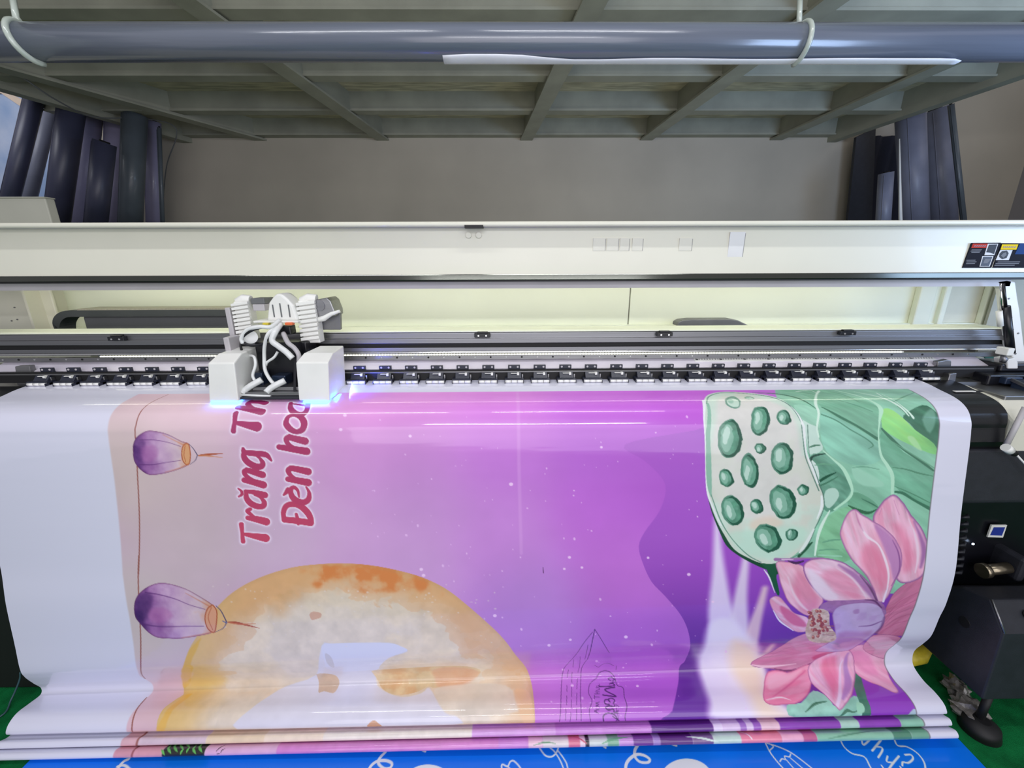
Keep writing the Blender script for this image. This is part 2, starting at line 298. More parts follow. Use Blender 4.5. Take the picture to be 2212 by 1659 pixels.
            T.stroke([(1665,388),(1705,430),(1748,515)], [5,8,10], (90,76,106)); T.stroke([(1748,515),(1720,560),(1660,590)], [8,5,3], (90,76,106)); T.stroke([(1715,505),(1745,518)],[6,12],(110,110,150))
            T.stroke([(1760,515),(1830,520),(2000,560)], [10,18,3], (170,80,50)); T.stroke([(1760,515),(1850,530),(1970,525)], [10,12,3], (200,120,80), a=.7)
    # lettering
    L = [([(1270,1235),(1277,1310),(1284,1382)],[34,26,32]),([(1290,1318),(1380,1335),(1475,1352)],[24,44,62]),
      ([(1325,1180),(1400,1192),(1480,1212)],[34,50,58]),([(1395,1185),(1350,1150),(1322,1122),(1345,1105)],[16,26,30,26]),
      ([(1305,952),(1380,962),(1468,985)],[26,36,48]),([(1310,968),(1316,1015),(1352,1058),(1410,1082),(1455,1078),(1464,1045),(1430,1005),(1380,985)],[26,40,46,44,40,34,18,10]),([(1243,930),(1270,952),(1276,975),(1262,990),(1246,998)],[10,18,20,16,10]),
      ([(1294,858),(1370,874),(1455,898)],[38,48,54]),([(1390,862),(1340,840),(1305,815),(1296,785),(1320,775)],[14,24,32,36,38]),([(1315,772),(1380,790),(1448,812)],[38,46,50]),
      ([(1284,590),(1300,620),(1400,632),(1480,642),(1525,690)],[22,36,42,38,14]),([(1290,612),(1292,660),(1325,705),(1385,738),(1435,742),(1452,715),(1430,675),(1390,645)],[24,40,46,46,42,36,20,12]),
      ([(1222,288),(1212,360),(1202,440)],[36,28,34]),([(1222,368),(1310,385),(1402,402)],[24,44,66]),
      ([(1240,236),(1340,252),(1445,275)],[36,46,50]),([(1400,252),(1350,232),(1326,205),(1350,185)],[14,26,34,36]),([(1345,190),(1420,190),(1475,200)],[36,40,44]),
      ([(1640,1195),(1740,1205),(1858,1222)],[46,48,50]),([(1636,1200),(1628,1140),(1650,1082),(1705,1062),(1770,1078),(1830,1130),(1862,1190),(1862,1230)],[30,34,38,42,46,48,40,36]),([(1738,1148),(1748,1190),(1755,1232)],[20,26,20]),([(1630,1205),(1625,1195)],[20,14]),
      ([(1668,940),(1650,965),(1630,985)],[34,26,12]),([(1762,1000),(1752,950),(1722,920),(1696,930),(1692,968),(1712,1010),(1756,1040),(1806,1046),(1842,1020),(1848,965),(1822,915)],[12,20,26,30,36,44,46,44,38,24,10]),
      ([(1668,850),(1750,862),(1838,878)],[38,48,54]),([(1770,858),(1715,835),(1680,805),(1672,772),(1700,755)],[14,24,32,38,40]),([(1695,755),(1760,768),(1838,785)],[40,46,52]),
      ([(1592,575),(1700,592),(1825,612)],[38,46,54]),([(1760,592),(1700,570),(1662,540),(1655,505),(1680,490)],[14,24,32,38,40]),([(1680,492),(1740,508),(1812,525)],[40,46,52]),
      ([(1650,360),(1670,318),(1720,302),(1775,320),(1805,370),(1790,425),(1740,445),(1690,425),(1655,385),(1650,360)],[34,28,24,36,44,40,34,40,40,34]),
      ([(1690,200),(1690,245),(1725,285),(1775,300),(1818,275),(1835,235),(1840,190)],[26,34,40,40,36,34,34]),([(1700,205),(1770,215),(1835,225)],[10,14,20])]
    L = [(p, [v*1.2+3 for v in w]) for p, w in L]
    for pts, w in L: Z3.stroke(pts, np.array(w)+34, (222,200,226), a=.55, soft=4)
    for pts, w in L: Z3.stroke(pts, np.array(w)+22, (232,214,232), a=.85, soft=1.5)
    for pts, w in L:
        y = np.mean([p[1] for p in pts]); k = np.clip(y/1350, 0, 1)
        Z3.stroke(pts, w, np.array((148,44,100))*(1-k)+np.array((196,72,104))*k)
    # line drawing of a hut and its script
    ink = (72,30,96)
    for pts, w in [([(615,810),(700,700),(785,590)],5),([(745,800),(775,700),(802,568)],7),([(802,568),(860,660),(915,750)],5),([(565,870),(552,920),(545,1000),(540,1150),(530,1280)],5),([(565,870),(590,838),(615,810)],5),
        ([(700,870),(694,960),(692,1100),(696,1275)],5),([(745,800),(715,840),(700,870)],5),([(750,690),(740,740),(725,800)],4),([(690,780),(685,850),(672,900)],4),([(640,800),(635,860)],4),
        ([(600,880),(590,940)],4),([(588,1000),(587,1050)],4),([(586,1080),(585,1150)],4),([(580,1180),(576,1270)],4),([(627,900),(625,980)],4),([(624,1010),(623,1090)],4),([(622,1110),(620,1180)],4),([(618,1210),(612,1280)],4),([(668,950),(664,1030)],4),([(664,1060),(662,1150)],4),([(662,1180),(660,1270)],4),
        ([(770,1290),(760,1200),(780,1120),(755,1060),(765,990),(820,940)],5),([(800,845),(830,860),(860,840),(900,830),(950,850)],4),([(820,930),(850,895),(900,890),(950,930),(975,1000),(1020,1020),(1030,1090),(1050,1160),(1035,1240),(1040,1275)],6),([(970,850),(965,880)],4)]:
        Z6.stroke(pts, w, ink, a=.85)
    for pts, w in [([(835,1185),(800,1200),(830,1215)],5),([(815,1190),(817,1210)],4),([(838,1165),(810,1160),(832,1148),(810,1138),(838,1130)],5),([(800,1105),(800,1075)],5),([(800,1090),(838,1090)],5),([(800,1066),(838,1066)],5),([(820,1066),(820,1050)],4),([(805,1050),(838,1050)],5),([(812,1040),(835,1035),(835,1022),(812,1018)],5),([(815,1008),(838,1000),(836,990)],4),
        ([(870,1280),(868,1240),(900,1215),(950,1225),(975,1260),(965,1285)],10),([(940,1240),(985,1270),(990,1285)],8),([(985,1215),(955,1212),(985,1195)],6),([(950,1210),(945,1185),(905,1190),(885,1170),(915,1160),(950,1165),(955,1150)],9),([(915,1150),(880,1140),(880,1115),(905,1110),(920,1130),(905,1110),(930,1100),(955,1115),(945,1140)],9),
        ([(865,1075),(965,1085),(880,1035),(955,1015)],12),([(835,1010),(900,1010),(955,1000),(935,985),(915,990),(950,975)],9),([(925,965),(905,950),(930,940),(950,955),(935,968)],7),([(930,935),(960,960)],6),([(990,1165),(965,1160),(985,1290)],4)]:
        Z6.stroke(pts, w, ink, a=.9)
    # ---- leaves
    lw = lambda a, c=.03, t=None: wash(a*1.7, c*.8, t, ani=33)
    DG, MG, LG, PG = (64,116,92), (104,160,130), (150,204,176), (212,230,220)
    leaf = [(600,62),(700,60),(1000,58),(1300,58),(1590,60),(1720,100),(1860,200),(1900,400),(1860,900),(1800,1500),(1500,1600),(1000,1500),(860,1330),(700,1320),(600,900),(600,400)]
    Z1.poly(leaf, (138,192,166), n=3, sh=lw(.1,.06,(120,176,150)))
    Z1.poly([(600,75),(800,110),(980,230),(1180,350),(1380,450),(1380,210),(1100,110),(900,65)], (126,182,154), n=3, sh=lw(.12,.04,MG))
    Z1.poly([(950,240),(1150,330),(1370,470),(1385,600),(1260,640),(1120,620),(990,540),(940,400)], (132,188,166), n=3, sh=lw(.12,.05))
    Z1.poly([(1400,380),(1560,540),(1790,700),(1770,950),(1640,900),(1500,800),(1480,680),(1400,560)], (118,178,150), n=3, sh=lw(.12,.05,(96,156,126)))
    Z1.poly([(1560,270),(1700,190),(1790,230),(1860,330),(1850,450),(1800,520),(1700,430),(1610,330)], (74,130,104), n=3, sh=lw(.15,.04,(50,100,76)))
    Z1.poly([(1700,300),(1760,220),(1800,260),(1760,400)], (120,170,150), n=3, a=.7, soft=3)
    Z1.poly([(1400,240),(1450,215),(1560,290),(1640,370),(1790,480),(1800,560),(1640,500),(1480,420),(1400,350)], (134,206,130), n=3, sh=lw(.1,.05,(160,214,120)))
    Z1.poly([(1590,430),(1640,430),(1700,530),(1640,500)], (176,220,170), n=3, a=.7, soft=2)
    Z1.poly([(1180,650),(1280,690),(1400,760),(1400,800),(1260,790),(1190,730)], (158,208,184), n=3, a=.8, soft=2)
    Z1.poly([(740,190),(900,220),(925,430),(850,490),(800,330)], (150,200,176), n=3, sh=lw(.1,.04))
    Z1.poly([(790,300),(860,330),(920,360),(925,430),(960,520),(860,560),(840,450)], (196,218,208), n=3, a=.9)
    Z1.poly([(860,580),(980,555),(1060,620),(1120,700),(1170,830),(1040,980),(960,960),(930,800)], (108,160,138), n=3, sh=lw(.14,.03,(80,132,110)))
    Z1.poly([(980,830),(1050,810),(1080,870),(1010,960),(970,920)], (186,216,202), n=3, a=.9, soft=1)
    Z1.poly([(870,600),(920,650),(930,740),(880,700)], (206,222,216), n=3)
    Z1.poly([(1180,840),(1300,880),(1380,960),(1330,1030),(1150,950)], (112,170,140), n=3, sh=lw(.1,.04))
    Z1.poly([(930,1120),(1000,1020),(1130,950),(1240,1000),(1200,1330),(920,1340)], (122,180,140), n=3, sh=lw(.14,.04,(140,200,160)))
    for pts, w, c in [([(960,1215),(1020,1200),(1090,1195)],[10,14,8],MG),([(930,1275),(1010,1268),(1080,1272)],[8,12,6],MG),([(925,1310),(1100,1320)],10,LG)]: Z1.stroke(pts, w, c)
    for pts, w, c in [([(430,98),(600,105),(760,135),(905,215)],[4,12,18,6],DG),([(640,92),(780,100),(900,118)],[4,8,4],LG),([(760,90),(860,80),(930,110)],[6,6,4],PG),
        ([(950,205),(1080,275),(1220,350),(1370,445)],[8,20,16,22],DG),([(950,260),(1050,300),(1160,370),(1280,440),(1335,490),(1300,515)],[10,10,8,8,10,4],(84,138,114)),
        ([(1398,365),(1460,430),(1560,520),(1680,600),(1785,680)],[12,22,16,22,14],DG),([(1440,440),(1600,540),(1790,660)],[4,8,8],MG),([(1480,655),(1580,670),(1680,700),(1780,720)],[5,10,12,6],(80,136,108)),
        ([(1500,838),(1560,850),(1640,900),(1760,965)],[16,22,18,26],DG),([(1480,790),(1620,850),(1760,920)],[4,9,6],(84,140,112)),
        ([(1150,940),(1220,975),(1300,995),(1370,965)],[8,24,22,6],(54,104,76)),([(1250,890),(1330,930),(1370,955)],[4,10,6],DG),([(860,505),(900,492),(940,490)],[10,14,6],DG),([(865,600),(885,575),(930,560),(985,552)],[26,16,14,8],(20,66,52)),
        ([(920,770),(980,730),(1055,695)],[20,22,8],(30,80,60)),([(930,795),(990,770),(1070,725)],[12,12,6],DG),([(900,640),(960,630),(1050,640)],[6,10,5],MG),([(780,1320),(830,1260),(880,1215)],[22,34,10],(36,84,60)),([(1520,200),(1620,300),(1600,310)],[10,16,6],DG),([(1480,170),(1560,130),(1640,98)],[6,10,6],(90,146,118)),
        ([(1180,660),(1260,650),(1380,670)],[4,7,4],(100,154,130)),([(1060,150),(1200,190),(1330,240)],[6,12,8],(100,154,128)),([(1000,90),(1100,110),(1230,170)],[4,10,6],(96,150,124))]:
        Z1.stroke(pts, w, c)
    for pts, w in [([(930,85),(910,115),(905,180),(928,250),(915,350),(928,430)],[18,14,22,18,14,12]),([(960,530),(1040,600),(1110,665),(1155,750),(1178,830),(1150,890),(1045,970)],[8,12,24,28,20,22,14]),([(1010,980),(955,1080),(920,1180),(900,1310)],[10,24,22,14]),
        ([(1050,80),(1200,115),(1330,165),(1390,215),(1382,310),(1375,420),(1392,560),(1440,640),(1478,720),(1478,850)],[8,14,18,34,16,10,18,24,28,22]),([(1190,90),(1380,130),(1500,180),(1600,270)],[4,10,20,10]),([(1400,110),(1540,190),(1635,285)],[4,8,18]),([(1360,100),(1400,125)],[10,8])]:
        Z1.stroke(pts, w, (206,230,216) if w[0] != 8 else (178,222,196))
    # ---- seed pod
    pod = [(70,160),(100,115),(170,95),(260,90),(400,98),(560,120),(680,165),(760,240),(810,330),(830,430),(842,560),(872,650),(920,770),(960,860),(966,950),(930,1040),(890,1120),(840,1210),(770,1290),(700,1340),(610,1372),(500,1370),(400,1330),(300,1270),(230,1170),(160,1040),(110,900),(88,780),(80,600),(75,400),(66,250)]
    Z1.stroke([(100,860),(140,990),(200,1130),(260,1230),(350,1310),(470,1375),(570,1410),(610,1440)], [8,20,28,44,30,30,44,40], (22,66,48))
    Z1.poly([(500,1370),(612,1360),(612,1480),(636,1590),(620,1610),(570,1500),(540,1420)], (30,82,58), n=2)
    Z1.stroke([(520,1420),(560,1480),(600,1590)], [6,12,4], (222,222,232))
    Z1.poly(pod, (196,214,202), n=3, sh=wash(.05,.05,(206,200,190)))
    Z1.poly([(170,150),(400,130),(640,190),(760,330),(800,560),(860,800),(700,960),(560,1050),(260,1000),(140,800),(130,500)], (214,208,206), n=3, a=.8, soft=8, sh=wash(.05,.05,(206,214,200)))
    Z1.poly([(420,1060),(560,1020),(660,1060),(600,1110),(440,1130)], (222,194,176), n=3, a=.6, soft=8)
    Z1.poly([(250,1150),(500,1120),(820,1100),(780,1260),(560,1340),(360,1290)], (180,216,198), n=3, a=.7, soft=8)
    Z1.stroke([(100,180),(102,400),(106,600),(112,780),(125,870)], [20,34,40,36,10], (136,180,160))
    Z1.stroke([(125,860),(200,1060),(290,1200),(400,1310),(500,1365)], [6,8,6,8,6], (96,140,122))
    Z1.stroke([(70,160),(72,300),(84,500),(84,700),(100,850),(140,960),(200,1090)], [26,12,6,5,14,12,6], (224,228,232))
    Z1.stroke([(90,180),(105,130),(170,103),(260,98),(400,106),(560,128),(680,172),(760,245),(800,310)], [6,10,8,10,8,12,10,16,20], (100,140,128))
    Z1.stroke([(720,200),(780,270),(815,350)], [4,10,20], (226,230,230))
    Z1.stroke([(815,350),(825,450),(840,560),(880,660),(925,770)], [26,18,12,18,24], (222,228,228)); Z1.stroke([(800,340),(812,450),(828,570),(860,660),(905,770),(930,830)], [6,6,8,6,8,8], (86,124,112)); Z1.stroke([(845,340),(850,450),(862,580),(900,680),(940,800),(962,860),(968,950),(935,1040),(900,1110)], [6,6,4,6,8,8,6,8,6], (80,118,106))
    Z1.stroke([(950,870),(950,950),(915,1040)], [14,20,8], (226,232,232)); Z1.stroke([(890,1120),(850,1200),(790,1290)], [16,30,22], (214,224,220)); Z1.stroke([(900,1120),(860,1210),(800,1290),(700,1345)], [4,6,6,4], (70,112,96))
    seeds = [(290,170,62,42,20,1),(410,138,36,10,5,1),(490,308,70,112,5,0),(668,282,48,62,-15,0),(265,440,90,146,3,0),(492,512,40,38,20,0),(655,588,86,118,-5,0),(412,680,66,130,-3,0),(238,735,54,68,-25,0),(660,915,96,130,-20,0),(810,825,46,42,10,0),(282,978,78,118,-15,0),(465,948,46,56,-25,0),(545,1182,92,112,-35,0),(725,1152,46,46,0,0)]
    for i, (x, y, a, b, g, lt) in enumerate(seeds):
        if lt:
            Z1.ell((x, y), a, b, (110,150,134), ang=g, wob=5); Z1.ell((x+2, y+2), a*.8, b*.7, (190,214,200), ang=g, wob=4); Z1.ell((x-a*.3, y-b*.2), a*.35, b*.4, (140,184,164), ang=g, a=.7, soft=1); continue
        Z1.ell((x, y), a, b, (84,134,114), ang=g, wob=7)
        Z1.ell((x+a*.1, y+b*.03), a*.92, b*.95, (30,82,64), ang=g, wob=9)
        Z1.ell((x-a*.06, y), a*.78, b*.84, (84,140,116) if a > 50 else (52,108,86), ang=g, wob=7, sh=wash(.2,.02,(120,170,150)))
        Z1.ell((x-a*.22, y-b*.02), a*.5, b*.66, (134,180,160), ang=g, wob=8, a=.9, soft=.6)
        Z1.ell((x-a*.3, y+b*(.1 if i % 2 else -.15)), a*.26, b*.42, (190,216,204), ang=g+6, wob=8, a=.85, soft=.8)
    # ---- lotus
    def petal(T, pts, col, core=None, edge=(156,92,150), ew=6, cells=.03, seed=5):
        q = np.array(T.t(pts)); q = q-q.mean(0); ang = math.degrees(np.linalg.svd(q)[2][0][1] and math.atan2(*np.linalg.svd(q)[2][0][::-1]))
        T.poly(pts, col, n=4, wob=3, sh=wash(.12, .02, core, seed, edge, ew*.7, ang))
    Z2.poly([(690,1190),(800,1170),(890,1080),(1000,1130),(1060,1200),(1190,1120),(1260,1160),(1310,1260),(1300,1300),(760,1300)], (150,202,184), n=3, sh=wash(.1,.03,(120,176,156)))
    Z2.poly([(1185,930),(1250,985),(1290,1140),(1312,1270),(1250,1290),(1215,1120)], (62,116,96), n=2, sh=wash(.15,.02))
    Z2.stroke([(830,1240),(900,1180),(990,1160)], [6,16,5], DG); Z2.stroke([(1080,1290),(1140,1230),(1200,1240),(1260,1180)], [12,22,8,14], DG); Z2.poly([(1210,1170),(1260,1180),(1270,1240),(1220,1250)], LG, n=3)
    Z2.poly([(1590,1265),(1640,1215),(1680,1240),(1690,1290)], (170,190,206), n=2)
    petal(Z2, [(1400,560),(1450,420),(1560,290),(1780,200),(1760,400),(1660,640),(1560,672),(1350,650)], (200,118,156), (178,88,128), (150,80,130), 4)
    for k in range(5): Z2.stroke([(1430,540+20*k),(1520,430+36*k),(1700,330+52*k)], [3,6,3], (170,76,124), a=.7, soft=1)
    petal(Z1, [(1330,1045),(1370,960),(1430,885),(1490,862),(1550,905),(1620,1010),(1700,1110),(1745,1230),(1740,1360),(1700,1470),(1580,1520),(1500,1480),(1400,1250)], (228,176,202), (222,140,172), (146,92,150), 9)
    Z1.poly([(1470,1080),(1540,1090),(1610,1200),(1630,1320),(1600,1430),(1550,1420),(1545,1250)], (216,108,146), n=3, a=.55, soft=11)
    Z1.stroke([(1640,1060),(1690,1180),(1715,1280),(1690,1400)], [10,30,40,20], (150,96,158), a=.85, soft=4); Z1.stroke([(1600,1040),(1650,1170),(1670,1300),(1650,1440)], [6,16,20,10], (232,206,226), a=.9, soft=2)
    for pts in ([(1490,900),(1510,960),(1530,1010)],[(1560,930),(1580,1000)],[(1400,960),(1380,1010)]): Z1.stroke(pts, 4, (180,110,160), a=.6)
    petal(Z1, [(1090,1180),(1105,1080),(1150,990),(1200,966),(1260,1010),(1340,1060),(1420,1110),(1500,1190),(1548,1300),(1540,1420),(1490,1530),(1430,1640),(1370,1659),(1330,1560),(1270,1450),(1170,1340)], (230,182,206), (226,150,180), (160,100,156), 7)
    Z1.poly([(1270,1230),(1340,1240),(1420,1350),(1450,1480),(1400,1590),(1340,1500),(1270,1420),(1240,1330)], (218,104,142), n=3, a=.55, soft=11)
    Z1.poly([(1340,1080),(1440,1140),(1520,1240),(1540,1380),(1490,1500),(1460,1380),(1400,1220)], (178,120,180), n=3, a=.8, soft=4)
    Z1.stroke([(1240,1090),(1290,1170),(1370,1230),(1420,1330),(1450,1450),(1440,1560)], [6,20,12,18,16,10], (236,214,230), soft=1.2); Z1.stroke([(1480,1200),(1525,1300),(1530,1420),(1470,1540)], [3,9,10,4], (124,66,132), a=.8, soft=1.5)
    Z1.stroke([(1200,975),(1225,1060),(1260,1130)], [4,10,4], (190,110,160), a=.7, soft=2); Z1.stroke([(1410,1659),(1430,1590),(1450,1540)], [16,14,4], (232,214,236))
    petal(Z2, [(612,118),(700,115),(800,140),(850,200),(910,280),(965,390),(940,450),(860,520),(780,485),(700,410),(650,300),(625,200)], (226,178,200), (222,150,176), (168,100,150), 5)
    Z2.poly([(760,200),(820,220),(900,320),(930,420),(860,500),(790,460),(740,340)], (212,108,146), n=3, a=.55, soft=11)
    Z2.stroke([(700,230),(740,350),(800,440),(860,490)], [6,18,24,8], (234,208,224), a=.8, soft=3)
    petal(Z2, [(815,145),(880,95),(1000,92),(1130,128),(1250,215),(1330,310),(1372,410),(1300,404),(1150,412),(1000,412),(910,340),(830,230)], (226,190,214), (228,160,190), (140,80,144), 7)
    Z2.poly([(990,180),(1110,180),(1210,280),(1250,380),(1150,395),(1060,340),(960,240)], (218,112,150), n=3, a=.5, soft=11)
    Z2.poly([(850,170),(940,230),(1010,310),(1080,390),(980,400),(890,320)], (228,212,232), n=3, a=.8, soft=5)
    Z2.stroke([(1080,140),(1200,220),(1290,320),(1340,395)], [14,44,44,16], (160,104,166), a=.8, soft=4); Z2.stroke([(1060,160),(1180,240),(1260,340),(1290,395)], [5,14,12,5], (230,206,226), a=.8, soft=2); Z2.stroke([(1240,220),(1320,320),(1365,410)], [6,16,14], (88,42,96), a=.8, soft=2)
    Z2.stroke([(605,98),(700,98),(830,90),(960,86)], [24,20,14,8], (152,106,160)); Z2.stroke([(700,110),(760,125),(815,112)], [6,22,12], (70,36,84)); Z2.stroke([(655,98),(740,100)], [10,6], (220,190,220))
    petal(Z2, [(563,402),(620,372),(680,420),(750,500),(840,530),(870,600),(830,640),(750,636),(660,575),(600,500)], (224,178,204), (214,130,160), (168,110,160), 4)
    Z2.poly([(640,450),(700,470),(800,540),(840,600),(740,590),(670,530)], (200,90,132), n=3, a=.85, soft=4); Z2.stroke([(590,480),(640,560),(740,632)], [6,14,6], (222,214,238))
    petal(Z2, [(420,886),(540,806),(700,712),(840,650),(930,690),(1060,700),(1190,740),(1180,790),(1000,850),(880,880),(800,915),(700,936),(560,915)], (200,132,170), (190,104,150), (146,78,140), 4)
    Z2.poly([(880,830),(1000,790),(1180,770),(1120,830),(950,870)], (180,60,112), n=3, a=.8, soft=4)
    Z2.stroke([(430,888),(520,900),(620,895),(760,880)], [10,18,14,4], (232,190,214), soft=1); Z2.stroke([(600,918),(700,932),(800,912),(890,865)], [6,14,12,4], (120,52,104)); Z2.stroke([(560,830),(700,760),(880,720)], [3,6,3], (170,90,140), a=.7, soft=1)
    petal(Z2, [(515,1130),(520,1040),(540,950),(600,925),(720,938),(860,880),(880,1000),(870,1060),(850,1110),(780,1170),(650,1186),(550,1180)], (232,154,186), (224,110,152), (190,90,140), 5)
    Z2.poly([(560,960),(700,960),(800,930),(700,1020),(600,1070),(550,1060)], (238,184,206), n=3, a=.8, soft=5); Z2.stroke([(560,1150),(680,1060),(830,930)], [4,9,5], (205,90,140), a=.8, soft=1.5); Z2.stroke([(540,1150),(640,1130),(720,1150)], [5,12,4], (244,206,222), soft=1)
    petal(Z2, [(1150,790),(1250,735),(1400,800),(1440,865),(1460,980),(1525,1080),(1490,1096),(1400,1052),(1250,985),(1170,900)], (230,172,200), (222,140,178), (180,104,156), 5)
    petal(Z2, [(1340,665),(1500,668),(1540,715),(1440,835),(1300,800),(1260,745)], (208,136,170), (196,110,150), (160,84,130), 4)
    Z2.poly([(1160,800),(1250,780),(1330,850),(1380,960),(1300,960),(1200,890)], (222,130,178), n=3, a=.7, soft=7)
    petal(Z2, [(850,905),(900,850),(1100,780),(1170,790),(1200,900),(1190,1080),(1130,1180),(1090,1228),(1060,1205),(980,1120),(900,1050),(858,990)], (226,178,208), (228,160,190), (170,96,150), 5)
    Z2.poly([(960,850),(1060,820),(1080,950),(1070,1080),(1040,1140),(1000,1040)], (222,92,136), n=3, a=.6, soft=9)
    Z2.stroke([(1150,800),(1130,900),(1150,1030),(1110,1140)], [20,36,50,20], (170,124,190), a=.85, soft=3); Z2.stroke([(1110,850),(1090,960),(1090,1090),(1070,1190)], [8,16,22,22], (228,206,234), a=.9, soft=1.5); Z2.stroke([(870,960),(920,1020),(1000,1090)], [14,30,12], (240,204,220), a=.7, soft=3)
    Z2.poly([(930,455),(1000,412),(1150,404),(1330,400),(1420,440),(1420,520),(1250,440),(1100,445),(1040,500),(990,480)], (158,108,164), n=3, sh=wash(.1,.02,(130,70,140)))
    Z2.poly([(1030,520),(1060,460),(1150,430),(1300,420),(1390,450),(1425,520),(1412,590),(1350,650),(1250,720),(1150,780),(1000,790),(900,780),(1030,700),(1050,640)], (190,164,210), n=3, sh=wash(.06,.03,(176,140,196),5,(150,100,160),4))
    Z2.poly([(1080,650),(1250,640),(1330,640),(1200,740),(1040,770)], (166,104,160), n=3, a=.6, soft=8); Z2.stroke([(1230,600),(1320,592),(1400,560)], [4,12,8], (110,60,130), a=.85, soft=2); Z2.poly([(1190,480),(1230,470),(1230,500),(1195,505)], (160,110,170), n=3, a=.6, soft=3)
    Z2.stroke([(1360,650),(1400,600),(1420,530)], [20,20,8], (100,50,110), a=.7, soft=4); Z2.stroke([(1280,400),(1350,410),(1400,460)], [6,16,10], (90,40,96), a=.8, soft=2)
    Z2.poly([(885,470),(1000,485),(1012,590),(1055,650),(1050,705),(950,725),(860,705),(830,640),(850,560)], (204,178,168), n=3, sh=wash(.15,.01,(176,140,120)))
    r2 = np.random.RandomState(3)
    for k in range(34):
        x = 850+r2.rand()*150; y = 480+r2.rand()*215; Z2.ell((x, y), 14, 11, (150,62,48), ang=r2.rand()*90, a=.9, wob=5)
        if k % 2: Z2.ell((x-4, y-3), 8, 6, (214,150,120), a=.8)
    for k in range(6): Z2.stroke([(960,660-30*k+k*k*3),(1040,668-34*k+k*k*4)], [4,7], (150,80,90), a=.7)
    # thin cutting line at the right margin
    cv.clip = None
    xs_ = xr
    for wdt, col, a, dx in ((.0028, (120,112,120), .9, 0), ):
        mm = (np.abs(X-xs_-dx) < wdt) & main & (S > s0+.01); al = (sstep(wdt, wdt*.3, np.abs(X-xs_-dx))*mm*a)[..., None]
        cv.C = cv.C*(1-al)+np.array(col)/255*al
    # ---- the folds at the floor show other stretches of the same print
    def band(name, T, y, runs):
        lo, hi = _rng[name]; hi2 = hi+.004; mk = ((S > lo-.03) & (S < hi2+.02))
        bx = lambda x: cv_band([(T.ox+x/T.k, T.oy+y/T.k)], name)[0, 0]
        for (x0, x1, col) in runs:
            a, b = bx(x0), bx(x1); w = (sstep(a-.003, a+.003, X)*(1-sstep(b-.003, b+.003, X))*mk)[..., None]
            c = np.asarray(col, float)/255*(1+(fbm(X, S, .02, 91)[..., None]-.5)*.08); cv.C = cv.C*(1-w)+c*w
    cv_band = to_banner
    band('a', Z4, 1450, [(930,1055,(214,170,182)),(1055,1690,(210,188,204)),(1690,3600,(226,204,178)),(1046,1062,(150,90,86))])
    band('a', Z5, 1370, [(60,500,(232,214,198)),(500,1640,(226,216,210)),(1640,3600,(204,150,214))])
    band('a', Z6, 1340, [(500,1240,(192,124,206)),(1240,1720,(92,36,132))])
    band('a', Z2, 1320, [(128,200,(222,206,238)),(200,330,(214,190,226)),(330,380,(160,110,196)),(380,430,(214,190,226)),(430,490,(150,90,186)),(490,630,(226,188,204)),(630,1090,(140,66,178)),(1090,1230,(170,206,192)),(1230,1545,(138,60,176)),(1545,1715,(136,190,166)),(1715,1722,(90,90,90))])
    band('b', Z4, 1510, [(885,1255,(212,150,168)),(1255,1580,(28,26,26)),(1580,2300,(214,168,208)),(1020,1034,(150,80,90))])
    band('b', Z5, 1450, [(160,2212,(206,128,198))])
    band('b', Z6, 1430, [(60,290,(200,130,206)),(290,400,(230,190,210)),(400,600,(216,206,208)),(600,690,(214,110,140)),(690,730,(226,200,212)),(730,760,(40,30,40)),(760,900,(196,206,204)),(900,990,(120,170,140)),(990,1100,(192,140,206)),(1100,1255,(110,50,140)),(1255,1308,(150,120,190)),(1308,1560,(88,34,120)),(1560,1720,(120,90,140)),(1720,1900,(196,216,208))])
    band('b', Z2, 1400, [(140,330,(190,214,206)),(330,640,(226,130,158)),(640,800,(232,170,200)),(800,905,(190,96,140)),(905,1480,(136,190,164)),(1480,1620,(80,134,110)),(1620,1750,(110,164,140)),(1750,1757,(90,90,90))])
    cv.map = lambda p: to_banner(p, 'b')
    for k in range(13):
        x = 1270+k*24; y = 1540-(k*37 % 60); Z4.stroke([(x, y), (x+(8 if k % 2 else -14), y-24), (x+(26 if k % 2 else -26), y-44)], [4, 16, 4], (92,176,84))
    Z4.stroke([(1665,1510),(1700,1478),(1735,1462)], [3,8,3], (30,20,30)); Z4.stroke([(1700,1522),(1712,1500),(1732,1490)], [3,6,3], (30,20,30)); Z4.stroke([(1672,1530),(1690,1528)], 5, (30,20,30))
    Z6.stroke([(330,1462),(420,1440),(500,1450)], [4,12,4], (110,150,120)); Z6.stroke([(640,1395),(700,1420),(740,1450)], [4,10,6], (200,80,110)); Z6.stroke([(860,1450),(960,1410),(1090,1396)], [6,18,6], (96,160,120))
    Z6.stroke([(1500,1395),(1640,1410),(1760,1440)], [4,14,6], (206,224,216)); Z2.stroke([(1000,1440),(1200,1400),(1420,1375)], [4,12,4], (96,150,124)); Z2.stroke([(430,1440),(380,1400),(330,1385)], [10,8,4], (240,214,224))
    cv.map = to_banner
    return cv
